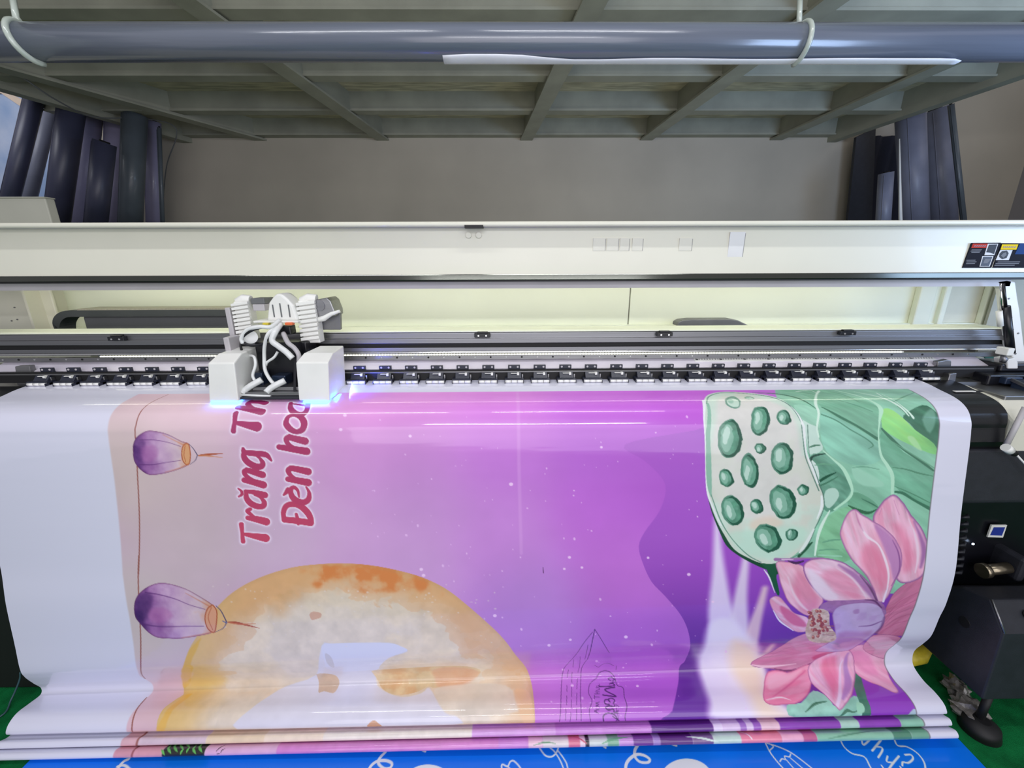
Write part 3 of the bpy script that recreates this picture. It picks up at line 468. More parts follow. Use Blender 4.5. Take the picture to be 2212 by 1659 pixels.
#ART-END
# ================= helpers =================
def mat(name, col, rough=.5, metal=0, spec=.5, coat=0, noise=0, nscale=8, bump=0, bscale=60, emit=None, estr=0, alpha=1, trans=0, coatr=.1, stretch=None, col2=None):
    m = bpy.data.materials.new(name); m.use_nodes = True; nt = m.node_tree; b = nt.nodes['Principled BSDF']
    c = tuple(((v/255)/12.92 if v/255 <= .04045 else ((v/255+.055)/1.055)**2.4) for v in col)+(1,)
    b.inputs['Base Color'].default_value = c; b.inputs['Roughness'].default_value = rough; b.inputs['Metallic'].default_value = metal
    b.inputs['Specular IOR Level'].default_value = spec; b.inputs['Coat Weight'].default_value = coat; b.inputs['Coat Roughness'].default_value = coatr
    b.inputs['Alpha'].default_value = alpha; b.inputs['Transmission Weight'].default_value = trans
    tc = nt.nodes.new('ShaderNodeTexCoord'); mp = nt.nodes.new('ShaderNodeMapping'); nt.links.new(tc.outputs['Object'], mp.inputs['Vector'])
    if stretch: mp.inputs['Scale'].default_value = stretch
    n = nt.nodes.new('ShaderNodeTexNoise'); n.inputs['Scale'].default_value = nscale; n.inputs['Detail'].default_value = 5; nt.links.new(mp.outputs[0], n.inputs['Vector'])
    r = nt.nodes.new('ShaderNodeValToRGB'); k = noise if noise else .04
    lo = tuple(max(0, x*(1-k)) for x in c[:3])+(1,); hi = tuple(min(1, x*(1+k)) for x in c[:3])+(1,)
    if col2: hi = tuple(((v/255)/12.92 if v/255 <= .04045 else ((v/255+.055)/1.055)**2.4) for v in col2)+(1,)
    r.color_ramp.elements[0].position = .35; r.color_ramp.elements[1].position = .68
    r.color_ramp.elements[0].color = lo; r.color_ramp.elements[1].color = hi
    nt.links.new(n.outputs['Fac'], r.inputs[0]); nt.links.new(r.outputs[0], b.inputs['Base Color'])
    if bump:
        n2 = nt.nodes.new('ShaderNodeTexNoise'); n2.inputs['Scale'].default_value = bscale; n2.inputs['Detail'].default_value = 4; nt.links.new(mp.outputs[0], n2.inputs['Vector'])
        bp = nt.nodes.new('ShaderNodeBump'); bp.inputs['Strength'].default_value = bump; bp.inputs['Distance'].default_value = .01
        nt.links.new(n2.outputs['Fac'], bp.inputs['Height']); nt.links.new(bp.outputs[0], b.inputs['Normal'])
    if emit: 
        b.inputs['Emission Color'].default_value = tuple((v/255)**2.2 for v in emit)+(1,); b.inputs['Emission Strength'].default_value = estr
    return m
def tag(o, label=None, cat=None, group=None, kind=None):
    if label: o['label'] = label
    if cat: o['category'] = cat
    if group: o['group'] = group
    if kind: o['kind'] = kind
    return o
def empty(name, loc, label, cat, group=None):
    o = bpy.data.objects.new(name, None); C.objects.link(o); o.location = loc; o.empty_display_size = .05
    tag(o, label, cat, group); return o
class MB:
    def __init__(s): s.v = []; s.f = []; s.sm = []
    def add(s, vs, fs, smooth=False):
        k = len(s.v); s.v += [tuple(map(float, v)) for v in vs]; s.f += [tuple(i+k for i in f) for f in fs]; s.sm += [smooth]*len(fs); return s
    def box(s, x0, x1, y0, y1, z0, z1):
        return s.add([(x0,y0,z0),(x1,y0,z0),(x1,y1,z0),(x0,y1,z0),(x0,y0,z1),(x1,y0,z1),(x1,y1,z1),(x0,y1,z1)], [(0,3,2,1),(4,5,6,7),(0,1,5,4),(1,2,6,5),(2,3,7,6),(3,0,4,7)])
    def prism(s, prof, x0, x1, smooth=False):                       # (y,z) outline pushed along X
        n = len(prof); a = sum(prof[i][0]*prof[(i+1) % n][1]-prof[(i+1) % n][0]*prof[i][1] for i in range(n))
        if a < 0: prof = prof[::-1]
        return s.add([(x0, y, z) for y, z in prof]+[(x1, y, z) for y, z in prof], [tuple(range(n))[::-1], tuple(range(n, 2*n))]+[(i, (i+1) % n, n+(i+1) % n, n+i) for i in range(n)], smooth)
    def slab(s, prof, y0, y1):                                      # (x,z) outline pushed along Y
        n = len(prof); a = sum(prof[i][0]*prof[(i+1) % n][1]-prof[(i+1) % n][0]*prof[i][1] for i in range(n))
        if a < 0: prof = prof[::-1]
        return s.add([(x, y0, z) for x, z in prof]+[(x, y1, z) for x, z in prof], [tuple(range(n)), tuple(range(n, 2*n))[::-1]]+[((i+1) % n, i, n+i, n+(i+1) % n) for i in range(n)])
    def tube(s, path, r, n=12, caps=True, flat=1):
        P = [Vector(p) for p in path]; R = r if isinstance(r, (list, tuple)) else [r]*len(P); k = len(s.v); prev = None
        for i, p in enumerate(P):
            t = (P[min(i+1, len(P)-1)]-P[max(i-1, 0)]).normalized()
            if prev is None: a = t.orthogonal().normalized()
            else: a = (prev-t*prev.dot(t)).normalized()
            prev = a; b = t.cross(a)
            for j in range(n):
                q = p+(a*math.cos(2*math.pi*j/n)+b*math.sin(2*math.pi*j/n)*flat)*R[i]; s.v.append(tuple(q))
        for i in range(len(P)-1):
            for j in range(n): s.f.append((k+i*n+j, k+i*n+(j+1) % n, k+(i+1)*n+(j+1) % n, k+(i+1)*n+j)); s.sm.append(True)
        if caps:
            s.f.append(tuple(k+j for j in range(n))[::-1]); s.f.append(tuple(k+(len(P)-1)*n+j for j in range(n))); s.sm += [False, False]
        return s
    def cyl(s, a, b, r, n=20): return s.tube([a, b], r, n)
    def build(s, name, m, parent=None, bev=0, seg=2):
        me = bpy.data.meshes.new(name); me.from_pydata(s.v, [], s.f); me.polygons.foreach_set('use_smooth', s.sm); me.materials.append(m); me.update()
        o = bpy.data.objects.new(name, me); C.objects.link(o)
        if parent:
            o.parent = parent; me.transform(Matrix.Translation(-wpos(parent)))
        else:
            c = Vector((0, 0, 0))
            xs = [v[0] for v in s.v]; ys = [v[1] for v in s.v]; zs = [v[2] for v in s.v]
            c = Vector(((min(xs)+max(xs))/2, (min(ys)+max(ys))/2, min(zs))); me.transform(Matrix.Translation(-c)); o.location = c
        if bev:
            b = o.modifiers.new('bevel', 'BEVEL'); b.width = bev; b.segments = seg; b.limit_method = 'ANGLE'; b.angle_limit = math.radians(40)
        return o
def wpos(o):
    p = Vector(o.location)
    while o.parent: o = o.parent; p = p+Vector(o.location)
    return p
def spl(pts, n=8): return [tuple(p) for p in cat(pts, n)]
def copy_tree(o, parent=None):
    c = o.copy(); C.objects.link(c); c.parent = parent
    for ch in list(o.children): copy_tree(ch, c)
    return c
Zr = lambda r: CAMZ+r
def zy(y, Y, x=1106): return at_y(x, y, Y)[2]
def xa(x, y, Y): return at_y(x, y, Y)[0]

# ================= materials =================
M = dict(
 cream=mat('cream_painted_steel', (222,220,205), .42, coat=.2, noise=.03, nscale=3, bump=.02), creamin=mat('cream_inner_panel', (238,242,224), .5, noise=.02, nscale=3),
 white=mat('white_plastic', (236,236,232), .35), black=mat('black_plastic', (16,17,24), .32, noise=.15), dark=mat('black_rubber', (12,12,15), .6, noise=.1), coatb=mat('black_powder_coat', (36,38,46), .5, bump=.1, bscale=400, noise=.12, nscale=30),
 apron=mat('black_apron_steel', (20,21,24), .3, noise=.1, bump=.03, bscale=300), alu=mat('brushed_aluminium', (140,140,144), .42, 1, noise=.08, nscale=3, stretch=(.5, 30, 30)), alud=mat('dull_aluminium', (150,150,152), .42, 1, noise=.08, stretch=(.5, 20, 20)),
 steel=mat('polished_steel', (205,205,205), .16, 1), lav=mat('satin_steel_sheet', (238,232,244), .4, .25), grey=mat('grey_metal', (120,120,122), .45, .4, noise=.1), greyp=mat('grey_plastic', (104,106,108), .5), lip=mat('grey_inner_lip', (186,182,186), .4),
 wall=mat('back_wall_paint', (182,174,160), .85, noise=.08, nscale=1.2, bump=.05, bscale=30), wallL=mat('side_wall_paint', (150,148,152), .85, noise=.08, nscale=1.5), conc=mat('ceiling_boards', (184,178,152), .85, noise=.3, nscale=2.2, stretch=(2.2, 14, 1), bump=.1), beam=mat('painted_ceiling_beam', (150,150,136), .7, noise=.12, nscale=4, bump=.05),
 carpet=mat('green_carpet', (18,116,62), .95, spec=.1, noise=.28, nscale=14, bump=.6, bscale=500), roll=mat('grey_vinyl_roll', (116,120,140), .45, coat=.1, coatr=.25, noise=.08), rolld=mat('dark_vinyl_roll', (60,62,84), .42, coat=.12, coatr=.3, noise=.1), rollg=mat('grey_green_vinyl_roll', (84,92,100), .42, coat=.1, noise=.08), rolll=mat('pale_lilac_vinyl_roll', (150,146,178), .4, coat=.2, noise=.06),
 over=mat('plastic_wrap_roll', (96,102,116), .26, coat=.6, coatr=.14, noise=.1, nscale=5, stretch=(.3, 6, 6), bump=.06, bscale=20), paper=mat('white_paper_edge', (238,238,246), .6), strap=mat('clear_plastic_strap', (206,216,206), .2, trans=.3, coat=.5), tray=mat('blue_black_tray', (40,52,74), .25, .3), teal=mat('teal_sheet', (20,90,80), .5),
 yellow=mat('yellow_tape', (222,200,60), .4, noise=.12, nscale=40), wrap=mat('clear_wrap_plastic', (120,116,112), .2, coat=.6, noise=.4, nscale=30, bump=.5, bscale=60), brass=mat('worn_steel_shaft', (150,140,120), .3, .9), chain=mat('cable_chain_plastic', (58,62,64), .45, noise=.1), chainl=mat('cable_chain_top', (150,146,132), .5, noise=.1, stretch=(30, 1, 1)),
 led=mat('led_lit_strip', (255,255,240), .5, emit=(255,255,225), estr=3), uv=mat('uv_lamp', (60,110,255), .4, emit=(60,150,255), estr=13), power=mat('power_led', (200,220,255), .4, emit=(200,220,255), estr=8), tarp=mat('pale_blue_poster', (176,204,250), .4, noise=.2, nscale=2, col2=(226,232,252)), tarpc=mat('cream_poster_border', (236,214,196), .5), orange=mat('orange_plastic', (230,110,60), .4), hose=mat('white_ink_hose', (226,228,228), .3, coat=.3))

# ================= the room =================
def struct(name, mb, m, **k): o = mb.build(name, m, None, **k); o['kind'] = 'structure'; return o
struct('floor', MB().box(-5.5, 5.5, -4, 5, -.05, 0), M['carpet'])
struct('wall_back', MB().box(-5.5, 5.5, 4.75, 4.9, 0, 3.4), M['wall'])
struct('wall_left', MB().box(-5.6, -5.5, .6, 4.75, 0, 3.4), M['wallL'])
struct('wall_right', MB().box(5.4, 5.5, .6, 4.75, 0, 3.4), M['wallL'])
SL = Zr(1.385); BB = Zr(1.24)
struct('ceiling', MB().box(-3.85, 3.55, 2.0, 4.75, SL, SL+.12), M['conc'])
n = 0
for Y, h in ((2.56, BB), (3.33, BB), (4.0, BB), (4.66, BB-.004)):   # beams across
    n += 1; m = MB().box(-3.84, 3.5, Y, Y+.075, h+.012, SL); m.box(-3.84, 3.5, Y-.012, Y+.09, h, h+.014); struct('trim_%d' % n, m, M['beam'])
for x0, x1 in ((-3.15, -2.48), (-1.42, -1.25), (.34, .20), (1.52, 1.42), (2.80, 2.75)):      # joists run to the back wall
    n += 1; m = MB(); yA, yB = 2.0, 4.75; w_ = .05; z0, z1 = BB-.03, SL+.002
    xa_, xb_ = x0-(x1-x0)/1.4*1.3, x1
    for (dx, za, zb) in ((.035, z0+.012, z1), (.062, z0, z0+.014)):
        m.add([(xa_-dx,yA,za),(xa_+dx,yA,za),(xb_+dx,yB,za),(xb_-dx,yB,za),(xa_-dx,yA,zb),(xa_+dx,yA,zb),(xb_+dx,yB,zb),(xb_-dx,yB,zb)], [(0,3,2,1),(4,5,6,7),(0,1,5,4),(1,2,6,5),(2,3,7,6),(3,0,4,7)])
    struct('trim_%d' % n, m, M['beam'])
# side girders of the mezzanine
for (xa_, xb_, sg) in ((-3.86, -3.17, -1), (3.50, 3.28, 1)):
    n += 1; m = MB(); z0, z1 = Zr(1.19), SL+.12; yA, yB = 2.0, 4.75; t = .09*sg
    m.add([(xa_,yA,z0),(xa_+t,yA,z0),(xb_+t,yB,z0),(xb_,yB,z0),(xa_,yA,z1),(xa_+t,yA,z1),(xb_+t,yB,z1),(xb_,yB,z1)], [(0,3,2,1),(4,5,6,7),(0,1,5,4),(1,2,6,5),(2,3,7,6),(3,0,4,7)]); struct('trim_%d' % n, m, M['beam'])
n += 1; struct('trim_%d' % n, MB().box(-5.5, 5.4, 1.0, 4.75, 4.1, 4.2), M['conc'])
# shelves the vinyl rolls stand on, hidden behind the raised cover
SH = 1.74
for x0_, x1_, lab in ((-5.35, -3.15, 'steel shelf carrying the left vinyl rolls, hidden behind the printer'), (3.3, 5.2, 'steel shelf carrying the right vinyl rolls, hidden behind the printer')):
    root = empty('storage_shelf', ((x0_+x1_)/2, 4.2, 0), lab, 'shelf')
    MB().box(x0_, x1_, 3.55, 4.52, SH-.04, SH-.002).build('shelf_board', M['grey'], root)
    for px_ in (x0_+.03, x1_-.03):
        for py_ in (3.6, 4.48): MB().box(px_-.025, px_+.025, py_-.025, py_+.025, .0, SH-.04).build('post', M['grey'], root)
# cable clipped under the left girder
tag(MB().tube(spl([at_y(50,168,3.3), at_y(120,215,3.5), at_y(200,252,3.8), at_y(290,255,4.1), at_y(350,262,4.3), at_y(378,275,4.35), at_y(380,300,4.4), at_y(362,350,4.5), at_y(355,400,4.6), at_y(352,470,4.65)]), .005, 6).build('power_cable', M['greyp']), 'thin grey cable clipped along the left ceiling girder and down the wall', 'cable')

# overhead roll with straps and paper edge
RZ = Zr(.645); RY = 1.5; RR = .0485
m = MB().tube([(-2.6, RY, RZ), (2.6, RY, RZ+.004)], RR, 40)
tag(m.build('plastic_roll', M['over']), 'long blue-grey plastic-wrapped roll hanging right across under the ceiling', 'roll')
m = MB(); pts = []
for i in range(61):
    t = i/60; x = xa(955, 128, RY-.04)+(xa(2096, 128, RY-.04)-xa(955, 128, RY-.04))*t
    a1 = math.radians(-104); wob = [.85, 1, 1, .9, .55, .3, .3, .42, .5, .5, .45, .4, .38, .4, .45, .5, .52, .5, .5, .5, .42]
    k = np.interp(t*20, range(21), wob); a0 = math.radians(-79+26*k)
    if i == 60: a0 = a1+.5
    for q in range(5):
        a = a1+(a0-a1)*q/4; pts.append((x, RY-math.cos(a)*(RR+.0025), RZ+math.sin(a)*(RR+.0025)))
fs = [(i*5+q, i*5+q+1, (i+1)*5+q+1, (i+1)*5+q) for i in range(60) for q in range(4)]
m.add(pts, fs, True); o = m.build('paper_strip', M['paper']); sd = o.modifiers.new('thickness', 'SOLIDIFY'); sd.thickness = .0012; sd.offset = 1
tag(o, 'white paper strip stuck along the lower front of the overhead roll', 'paper')
for (xa_, ya, xb_, yb, lab) in ((0, 28, 62, 134, 'clear plastic strap curving round the left end of the overhead roll'), (1757, 26, 1736, 126, 'clear plastic strap round the overhead roll above the white paper strip')):
    X0 = xa(xa_, ya, RY-.04); X1 = xa(xb_, yb, RY-.04); path = []
    for i in range(19):
        t = i/18; a = math.radians(112-t*212); path.append((X0+(X1-X0)*t**1.4, RY-math.cos(a)*(RR+.004), RZ+math.sin(a)*(RR+.004)))
    path = [(X0-.01, RY+.02, RZ+.12), (X0-.008, RY+.012, RZ+.07)]+path
    tag(MB().tube(path, .0085 if xa_ == 0 else .0075, 8).build('plastic_strap', M['strap']), lab, 'strap', 'straps holding the overhead roll')

# vinyl rolls standing at the back
def vroll(px_top, px_bot, wpx, Y, m, lab, grp, core=True, Yb=None):
    T = Vector(at_y(px_top[0], px_top[1], Y)); Bm = Vector(at_y(px_bot[0], px_bot[1], Yb or Y-.12)); d = (Bm-T).normalized()
    T = T-d*max(0, (2.93-T.z)/d.z if T.z > 2.93 else 0) if False else (T+d*((2.93-T.z)/d.z) if T.z > 2.93 else T)
    k = (SH-T.z)/d.z; Bt = T+d*k; r = wpx/2*(Y*.98)/math.hypot(900, px_bot[0]-1106); Bt = Bt+Vector((0, 0, r*math.hypot(d.x, d.y)))
    ax = (T-Bt).normalized()
    root = empty('vinyl_roll', Bt, lab, 'roll', grp)
    mb = MB().tube([Bt, T], r, 28, caps=True); mb.build('sheet', m, root)
    MB().tube([T-ax*.02, T+ax*.012], r*.45, 20).build('core_tube', M['dark'], root)
    s_ = ax.orthogonal().normalized(); 
    c0 = Vector((-.8, -.6, 0)).normalized(); e = (c0-ax*c0.dot(ax)).normalized()
    MB().tube([Bt+e*(r+.001)+ax*.02, T+e*(r+.001)-ax*.02], .0035, 6).build('sheet_edge', m, root)
    return root
g1 = 'vinyl rolls leaning behind the left end of the printer'
vroll((80,190), (26,424), 42, 3.95, M['rolld'], 'dark vinyl roll at far left of the back rolls, leaning most', g1, Yb=3.9)
vroll((116,200), (66,426), 34, 4.22, M['roll'], 'narrow grey vinyl roll between two darker rolls behind the cream box', g1, Yb=4.2)
vroll((158,214), (126,476), 58, 3.92, M['rolld'], 'thickest dark vinyl roll just right of the cream box', g1, Yb=3.88)
vroll((202,220), (176,478), 46, 4.3, M['rolll'], 'pale lilac vinyl roll behind the short dark roll', g1, Yb=4.28)
vroll((226,308), (210,478), 50, 3.74, M['rolld'], 'short dark vinyl roll standing in front of the taller rolls', g1, Yb=3.72)
vroll((250,232), (246,478), 44, 4.34, M['rolll'], 'lilac vinyl roll right behind the short dark roll', g1, Yb=4.32)
vroll((292,246), (284,478), 52, 4.08, M['rollg'], 'grey-green vinyl roll near the right of the left-hand cluster', g1, Yb=4.04)
vroll((330,262), (334,478), 34, 4.36, M['rolll'], 'lilac vinyl roll at right of the left-hand cluster', g1, Yb=4.36)
vroll((344,276), (352,478), 9, 4.2, M['rollg'], 'thin grey vinyl roll rightmost of the left-hand cluster', g1, Yb=4.2)
g2 = 'vinyl rolls standing behind the right end of the printer'
vroll((1914,374), (1908,470), 34, 3.85, M['roll'], 'short slim grey vinyl roll standing low in the dark gap', g2, Yb=3.84)
vroll((1966,250), (1974,470), 64, 4.1, M['roll'], 'tall grey vinyl roll beside a thin white rod', g2, Yb=4.08)
vroll((2020,236), (2034,470), 66, 4.34, M['roll'], 'tall grey vinyl roll second from the right wall panel', g2, Yb=4.32)
vroll((2054,226), (2080,468), 15, 4.05, M['rollg'], 'thin grey roll leaning at the right edge of the right cluster', g2, Yb=4.02)
tag(MB().tube([at_y(1943,300,3.92), at_y(1944,380,3.9), at_y(1945,470,3.88), (at_y(1946,540,3.87)[0], 3.87, SH+.0)], [.004, .008, .014, .014], 8).build('plastic_rod', M['white']), 'thin white tapered rod standing left of the tall grey rolls', 'rod')
# dark board leaning at the right of the back wall
m = MB(); a = at_y(1850, 296, 4.55); b = at_y(1892, 275, 4.55); c = at_y(1832, 470, 4.55); d = at_y(1884, 470, 4.55); c = tuple(np.array(a)+(np.array(c)-np.array(a))*(a[2]-.02)/(a[2]-c[2])); d = tuple(np.array(b)+(np.array(d)-np.array(b))*(b[2]-.02)/(b[2]-d[2]))
m.add([a, b, d, c, (a[0], a[1]+.03, a[2]), (b[0], b[1]+.03, b[2]), (d[0], d[1]+.03, d[2]), (c[0], c[1]+.03, c[2])], [(0,3,2,1),(4,5,6,7),(0,1,5,4),(1,2,6,5),(2,3,7,6),(3,0,4,7)])
tag(m.build('dark_board', M['coatb']), 'dark narrow board leaning between back wall and the right rolls', 'board')
# black curtain behind right rolls
m = MB(); P = []; 
for i in range(27):
    x = 3.62+i*.029; P.append((x, 4.66+.02*math.sin(i*1.3)))
m.add([(x, y, .0) for x, y in P]+[(x, y, 2.80) for x, y in P], [(i, i+1, 28+i, 27+i) for i in range(26)], True)
o = m.build('dark_curtain', mat('navy_fabric', (44,46,62), .9)); sd = o.modifiers.new('thickness', 'SOLIDIFY'); sd.thickness = .01
tag(o, 'dark navy curtain hanging behind the right-hand rolls', 'curtain')
# poster panel at far left
X0 = at_y(0, 300, 4.5)[0]
root = empty('leaning_poster', (-5.05, 4.5, 0), 'pale blue poster panel with cream border at the far left', 'poster')
MB().slab([(-5.47, .0), (-4.42, .0), (-4.22, 3.10), (-5.47, 3.24)], 4.60, 4.62).build('poster_sheet', M['tarp'], root)
p0 = at_y(0, 192, 4.59); p1 = at_y(52, 222, 4.59); p2 = at_y(50, 212, 4.59)
MB().slab([(-5.47, 3.14), (p0[0], p0[2]), (p1[0]+.05, p1[2]+.0), (p1[0], p1[2]-.06), (p0[0], p0[2]-.035), (-5.47, 3.05)], 4.585, 4.598).build('poster_border', M['tarpc'], root)
# cream box
p = at_y(0, 428, 2.9); q = at_y(98, 432, 2.9)
root = empty('storage_cabinet', (-3.3, 2.93, 0), 'shallow cream metal cabinet in front of the left rolls, only its top corner seen', 'cabinet')
MB().box(-4.1, q[0], 2.9, 2.96, 0, p[2]).build('cabinet_body', M['cream'], root, bev=.006)
MB().box(-4.1, q[0]+.002, 2.895, 2.965, p[2], p[2]+.008).build('cabinet_top', M['cream'], root, bev=.003)

# ================= the printer =================
PR = empty('wide_format_printer', (0, 1.6, 0), 'cream and black wide-format printer with its long cover raised', 'printer')
def part(name, mb, m, parent=PR, **k): return mb.build(name, M[m] if isinstance(m, str) else m, parent, **k)
xL, xRr = -2.35, 2.30
# apron under the banner: same curve, a few mm behind
prof = [(y, z+CAMZ-.004) for y, z in _R[int(1.0*NK):int(7*NK)]]; prof = [(y+.004, z) for y, z in prof[::4]]
prof = [(y+.012*min(1, max(0, (CAMZ-.47-z)/.05)), z) for y, z in prof]; prof.append((1.252, zy(978, 1.25, 2157))); back = [(y+.02, z-.012) for y, z in prof][::-1]
part('front_apron', MB().prism(prof+back, -2.05, 1.622, smooth=False), 'apron', bev=.001)
part('base_body', MB().box(-1.98, 2.25, 1.36, 1.75, Zr(-.93), Zr(-.43)), 'coatb', bev=.01)
part('leg', MB().box(-2.05, -1.80, 1.30, 1.75, .04, Zr(-.6)), 'black', bev=.01)
part('base_foot', MB().box(-2.3, -1.80, 1.25, 1.75, .0, .98), 'dark', bev=.01)
part('leg', MB().box(1.66, 2.10, 1.55, 1.9, .04, Zr(-.9)), 'black', bev=.01)
# platen behind the rollers
part('platen', MB().box(-1.95, 1.85, 1.44, 1.70, Zr(-.47), Zr(-.4165)), 'alud')
# back sheet over the platen, scale and perforated strip
za, zb = zy(796, 1.50), zy(774, 1.56)
part('sheet_guide', MB().prism([(1.50, za), (1.56, zb), (1.565, zb-.004), (1.505, za-.006)], -1.90, 1.80), 'lav')
r0, r1 = xa(1500, 778, 1.54), xa(2020, 776, 1.54)
zz0 = zb-.0045
o = part('scale_ruler', MB().prism([(1.532, za+(zb-za)*.53+.0015), (1.552, za+(zb-za)*.87+.0015), (1.5525, za+(zb-za)*.87+.0005), (1.5325, za+(zb-za)*.53+.0005)], r0, r1), 'white'); o['label'] = 'white ruler strip with dark ticks'
m = MB()
for k in range(90):
    x = r0+.01+(r1-r0-.02)*k/89; h_ = .006 if k % 9 else .012
    y_ = 1.545; z_ = za+(zb-za)*(y_-1.5)/.06+.002
    m.box(x-.0008 if k % 9 else x-.004, x+.0008 if k % 9 else x+.004, y_-h_*.5, y_+h_*.4, z_-.001, z_+.0006)
part('ruler_ticks', m, 'dark', parent=o)
part('recess_shade_panel', MB().box(-1.86, 1.80, 1.472, 1.475, Zr(-.4065), zy(798, 1.472)), 'dark')  # black sheet standing in for the shade of the gap behind the rollers
part('roller_shaft', MB().cyl((-1.86, 1.466, zy(803, 1.466)), (1.78, 1.466, zy(803, 1.466)), .003), 'grey')
# beam
b0, b1 = zy(774, 1.545), zy(768, 1.545)
part('perforated_strip', MB().box(-2.3, 1.86, 1.545, 1.56, b0-.004, b1+.001), 'alud')
for k in range(64):
    x = -1.95+k*.0589; a = MB().cyl((x, 1.549, (b0+b1)/2), (x, 1.5435, (b0+b1)/2), .0035 if k % 2 == 0 else .0025, 10)
    part('strip_screw', a, 'dark' if k % 2 == 0 else 'steel')
part('led_lit_strip', MB().box(-1.52, 1.50, 1.535, 1.543, zy(766.6, 1.535), zy(763.8, 1.535)), mat('clear_strip_cover', (225,225,215), .3))  # beam strip that carries the mirrored LED dots
m = MB()
for k in range(280):
    x = -1.515+k*.01075; m.box(x, x+.006, 1.5325, 1.5352, zy(766.4, 1.533), zy(764.2, 1.533))
part('led_reflection_dots', m, mat('warm_led_reflection', (255,255,240), .4, emit=(255,255,236), estr=2.2))  # glow put into these dots as the reflection of LEDs
z0, z1, z2, z3, z4, z5, z6 = [zy(v, 1.52) for v in (763, 759, 751, 742, 717, 741, 750)]
part('linear_rail', MB().prism([(1.52, z0), (1.52, z1), (1.527, z1+.003), (1.53, z2), (1.56, z2), (1.56, z0)], -2.35, 1.86), 'steel', bev=.002)
part('rail_face', MB().box(-2.35, 1.86, 1.525, 1.56, z1, zy(750, 1.525)), 'alu')
part('drive_belt', MB().box(-2.35, 1.87, 1.535, 1.56, zy(751, 1.535), zy(741, 1.535)), 'dark')
part('guide_beam', MB().prism([(1.52, z5), (1.52, z5+(z4-z5)*.42), (1.524, z5+(z4-z5)*.46), (1.524, z4-.004), (1.528, z4), (1.60, z4), (1.60, z5)], -2.35, 1.87), 'alu', bev=.0015)
part('beam_ledge', MB().box(-2.35, 1.87, 1.523, 1.64, z4, z4+.003), 'creamin')
for px_, py_ in ((253,731),(1042,723.5),(1435,721.5),(1830,719)):
    x = xa(px_, py_, 1.515); z = at_y(px_, py_, 1.515)[2]
    o = part('sensor_bracket', MB().box(x-.029, x+.029, 1.508, 1.522, z-.008, z+.007).box(x-.018, x+.020, 1.508, 1.53, z+.007, z+.012), 'black', bev=.0015)
    for s_ in (-1, 1): part('screw', MB().cyl((x+s_*.014, 1.5085, z-.002), (x+s_*.014, 1.506, z-.002), .0032, 10), 'steel', parent=o)
# inner back panel and bulkheads
IY = 1.96; zi = Zr(-.30)
part('inner_back_panel', MB().box(-2.02, xa(1360, 660, IY)-.004, IY, IY+.012, zi, Zr(.1)), 'creamin')
part('inner_back_panel', MB().box(xa(1360, 660, IY)+.002, 1.98, IY, IY+.012, zi, Zr(.1)), 'creamin')
part('inner_back_panel', MB().box(1.98, 2.34, IY, IY+.012, zi, Zr(.1)), mat('shade_darkened_cream', (214,214,196), .6))  # right end shadow put into a darker copy of the panel colour
part('panel_ledge', MB().box(-2.0, 2.3, IY-.02, IY, zi, zy(703, IY-.02)), 'creamin', bev=.003)
part('end_plate', MB().prism([(1.80, zi), (1.80, Zr(-.02)), (1.96, Zr(-.0)), (1.96, zi)], -2.03, -2.02), 'cream')
o = part('end_panel', MB().box(-2.6, -1.975, 1.86, 1.872, zi, Zr(.1)), 'cream', bev=.004)
for px_, py_ in ((32,664),(38,690),(66,685),(92,685),(26,693)):
    x, y_, z = at_y(px_, py_, 1.86); part('screw', MB().cyl((x, 1.861, z), (x, 1.857, z), .003, 10), 'grey', parent=o)
for xa0, xa1 in ((1960, 1995), (2012, 2025), (2105, 2122)):
    part('stiffener', MB().box(xa(xa0, 690, IY), xa(xa1, 690, IY), IY-.03, IY, zi, Zr(.1)), 'creamin', bev=.006)
o = part('stiffener', MB().box(xa(1992, 690, IY), xa(2014, 690, IY), IY-.012, IY, zi, Zr(.1)), 'creamin')
for px_, py_ in ((2010,636),(2007,648)):
    x, y_, z = at_y(px_, py_, IY-.012); part('screw', MB().cyl((x, IY-.011, z), (x, IY-.018, z), .005, 12), 'alud', parent=o)
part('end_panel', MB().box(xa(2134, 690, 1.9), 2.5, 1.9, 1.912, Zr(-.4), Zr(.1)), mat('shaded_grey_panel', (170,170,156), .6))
# cable chain
m = MB(); cx = xa(175, 690, 1.80); zc = zy(700, 1.80, 300); r_ = .062
zt = zy(668, 1.80, 300)
pathT = [(xa(520, 668, 1.8)+.02, zt)] + [(cx, zt)] + [(cx-math.sin(a)*r_*1.35, zt-r_+math.cos(a)*r_) for a in [math.radians(k*10) for k in range(1, 16)]]
inn = [(x+(.0 if i < 2 else .022*math.sin(math.radians((i-1)*10))), z-.026) for i, (x, z) in enumerate(pathT)]
part('cable_chain', MB().slab(pathT+inn[::-1], 1.76, 1.83), 'chain')
part('cable_chain_cover', MB().box(cx+.03, xa(520, 660, 1.8)+.02, 1.765, 1.86, zt-.002, zt+.006), 'chainl')
part('cable_tray', MB().box(cx+.02, xa(520, 690, 1.8)+.02, 1.79, 1.86, z4-.05, zt-.028), 'greyp', bev=.006)
p_ = [at_y(v[0], v[1], 1.86) for v in ((1459,703),(1461,695),(1470,690.5),(1490,688.5),(1575,688),(1590,691),(1615,703))]
part('hose_cover', MB().slab([(q[0], q[2]) for q in p_], 1.84, 1.90), 'grey', bev=.004)
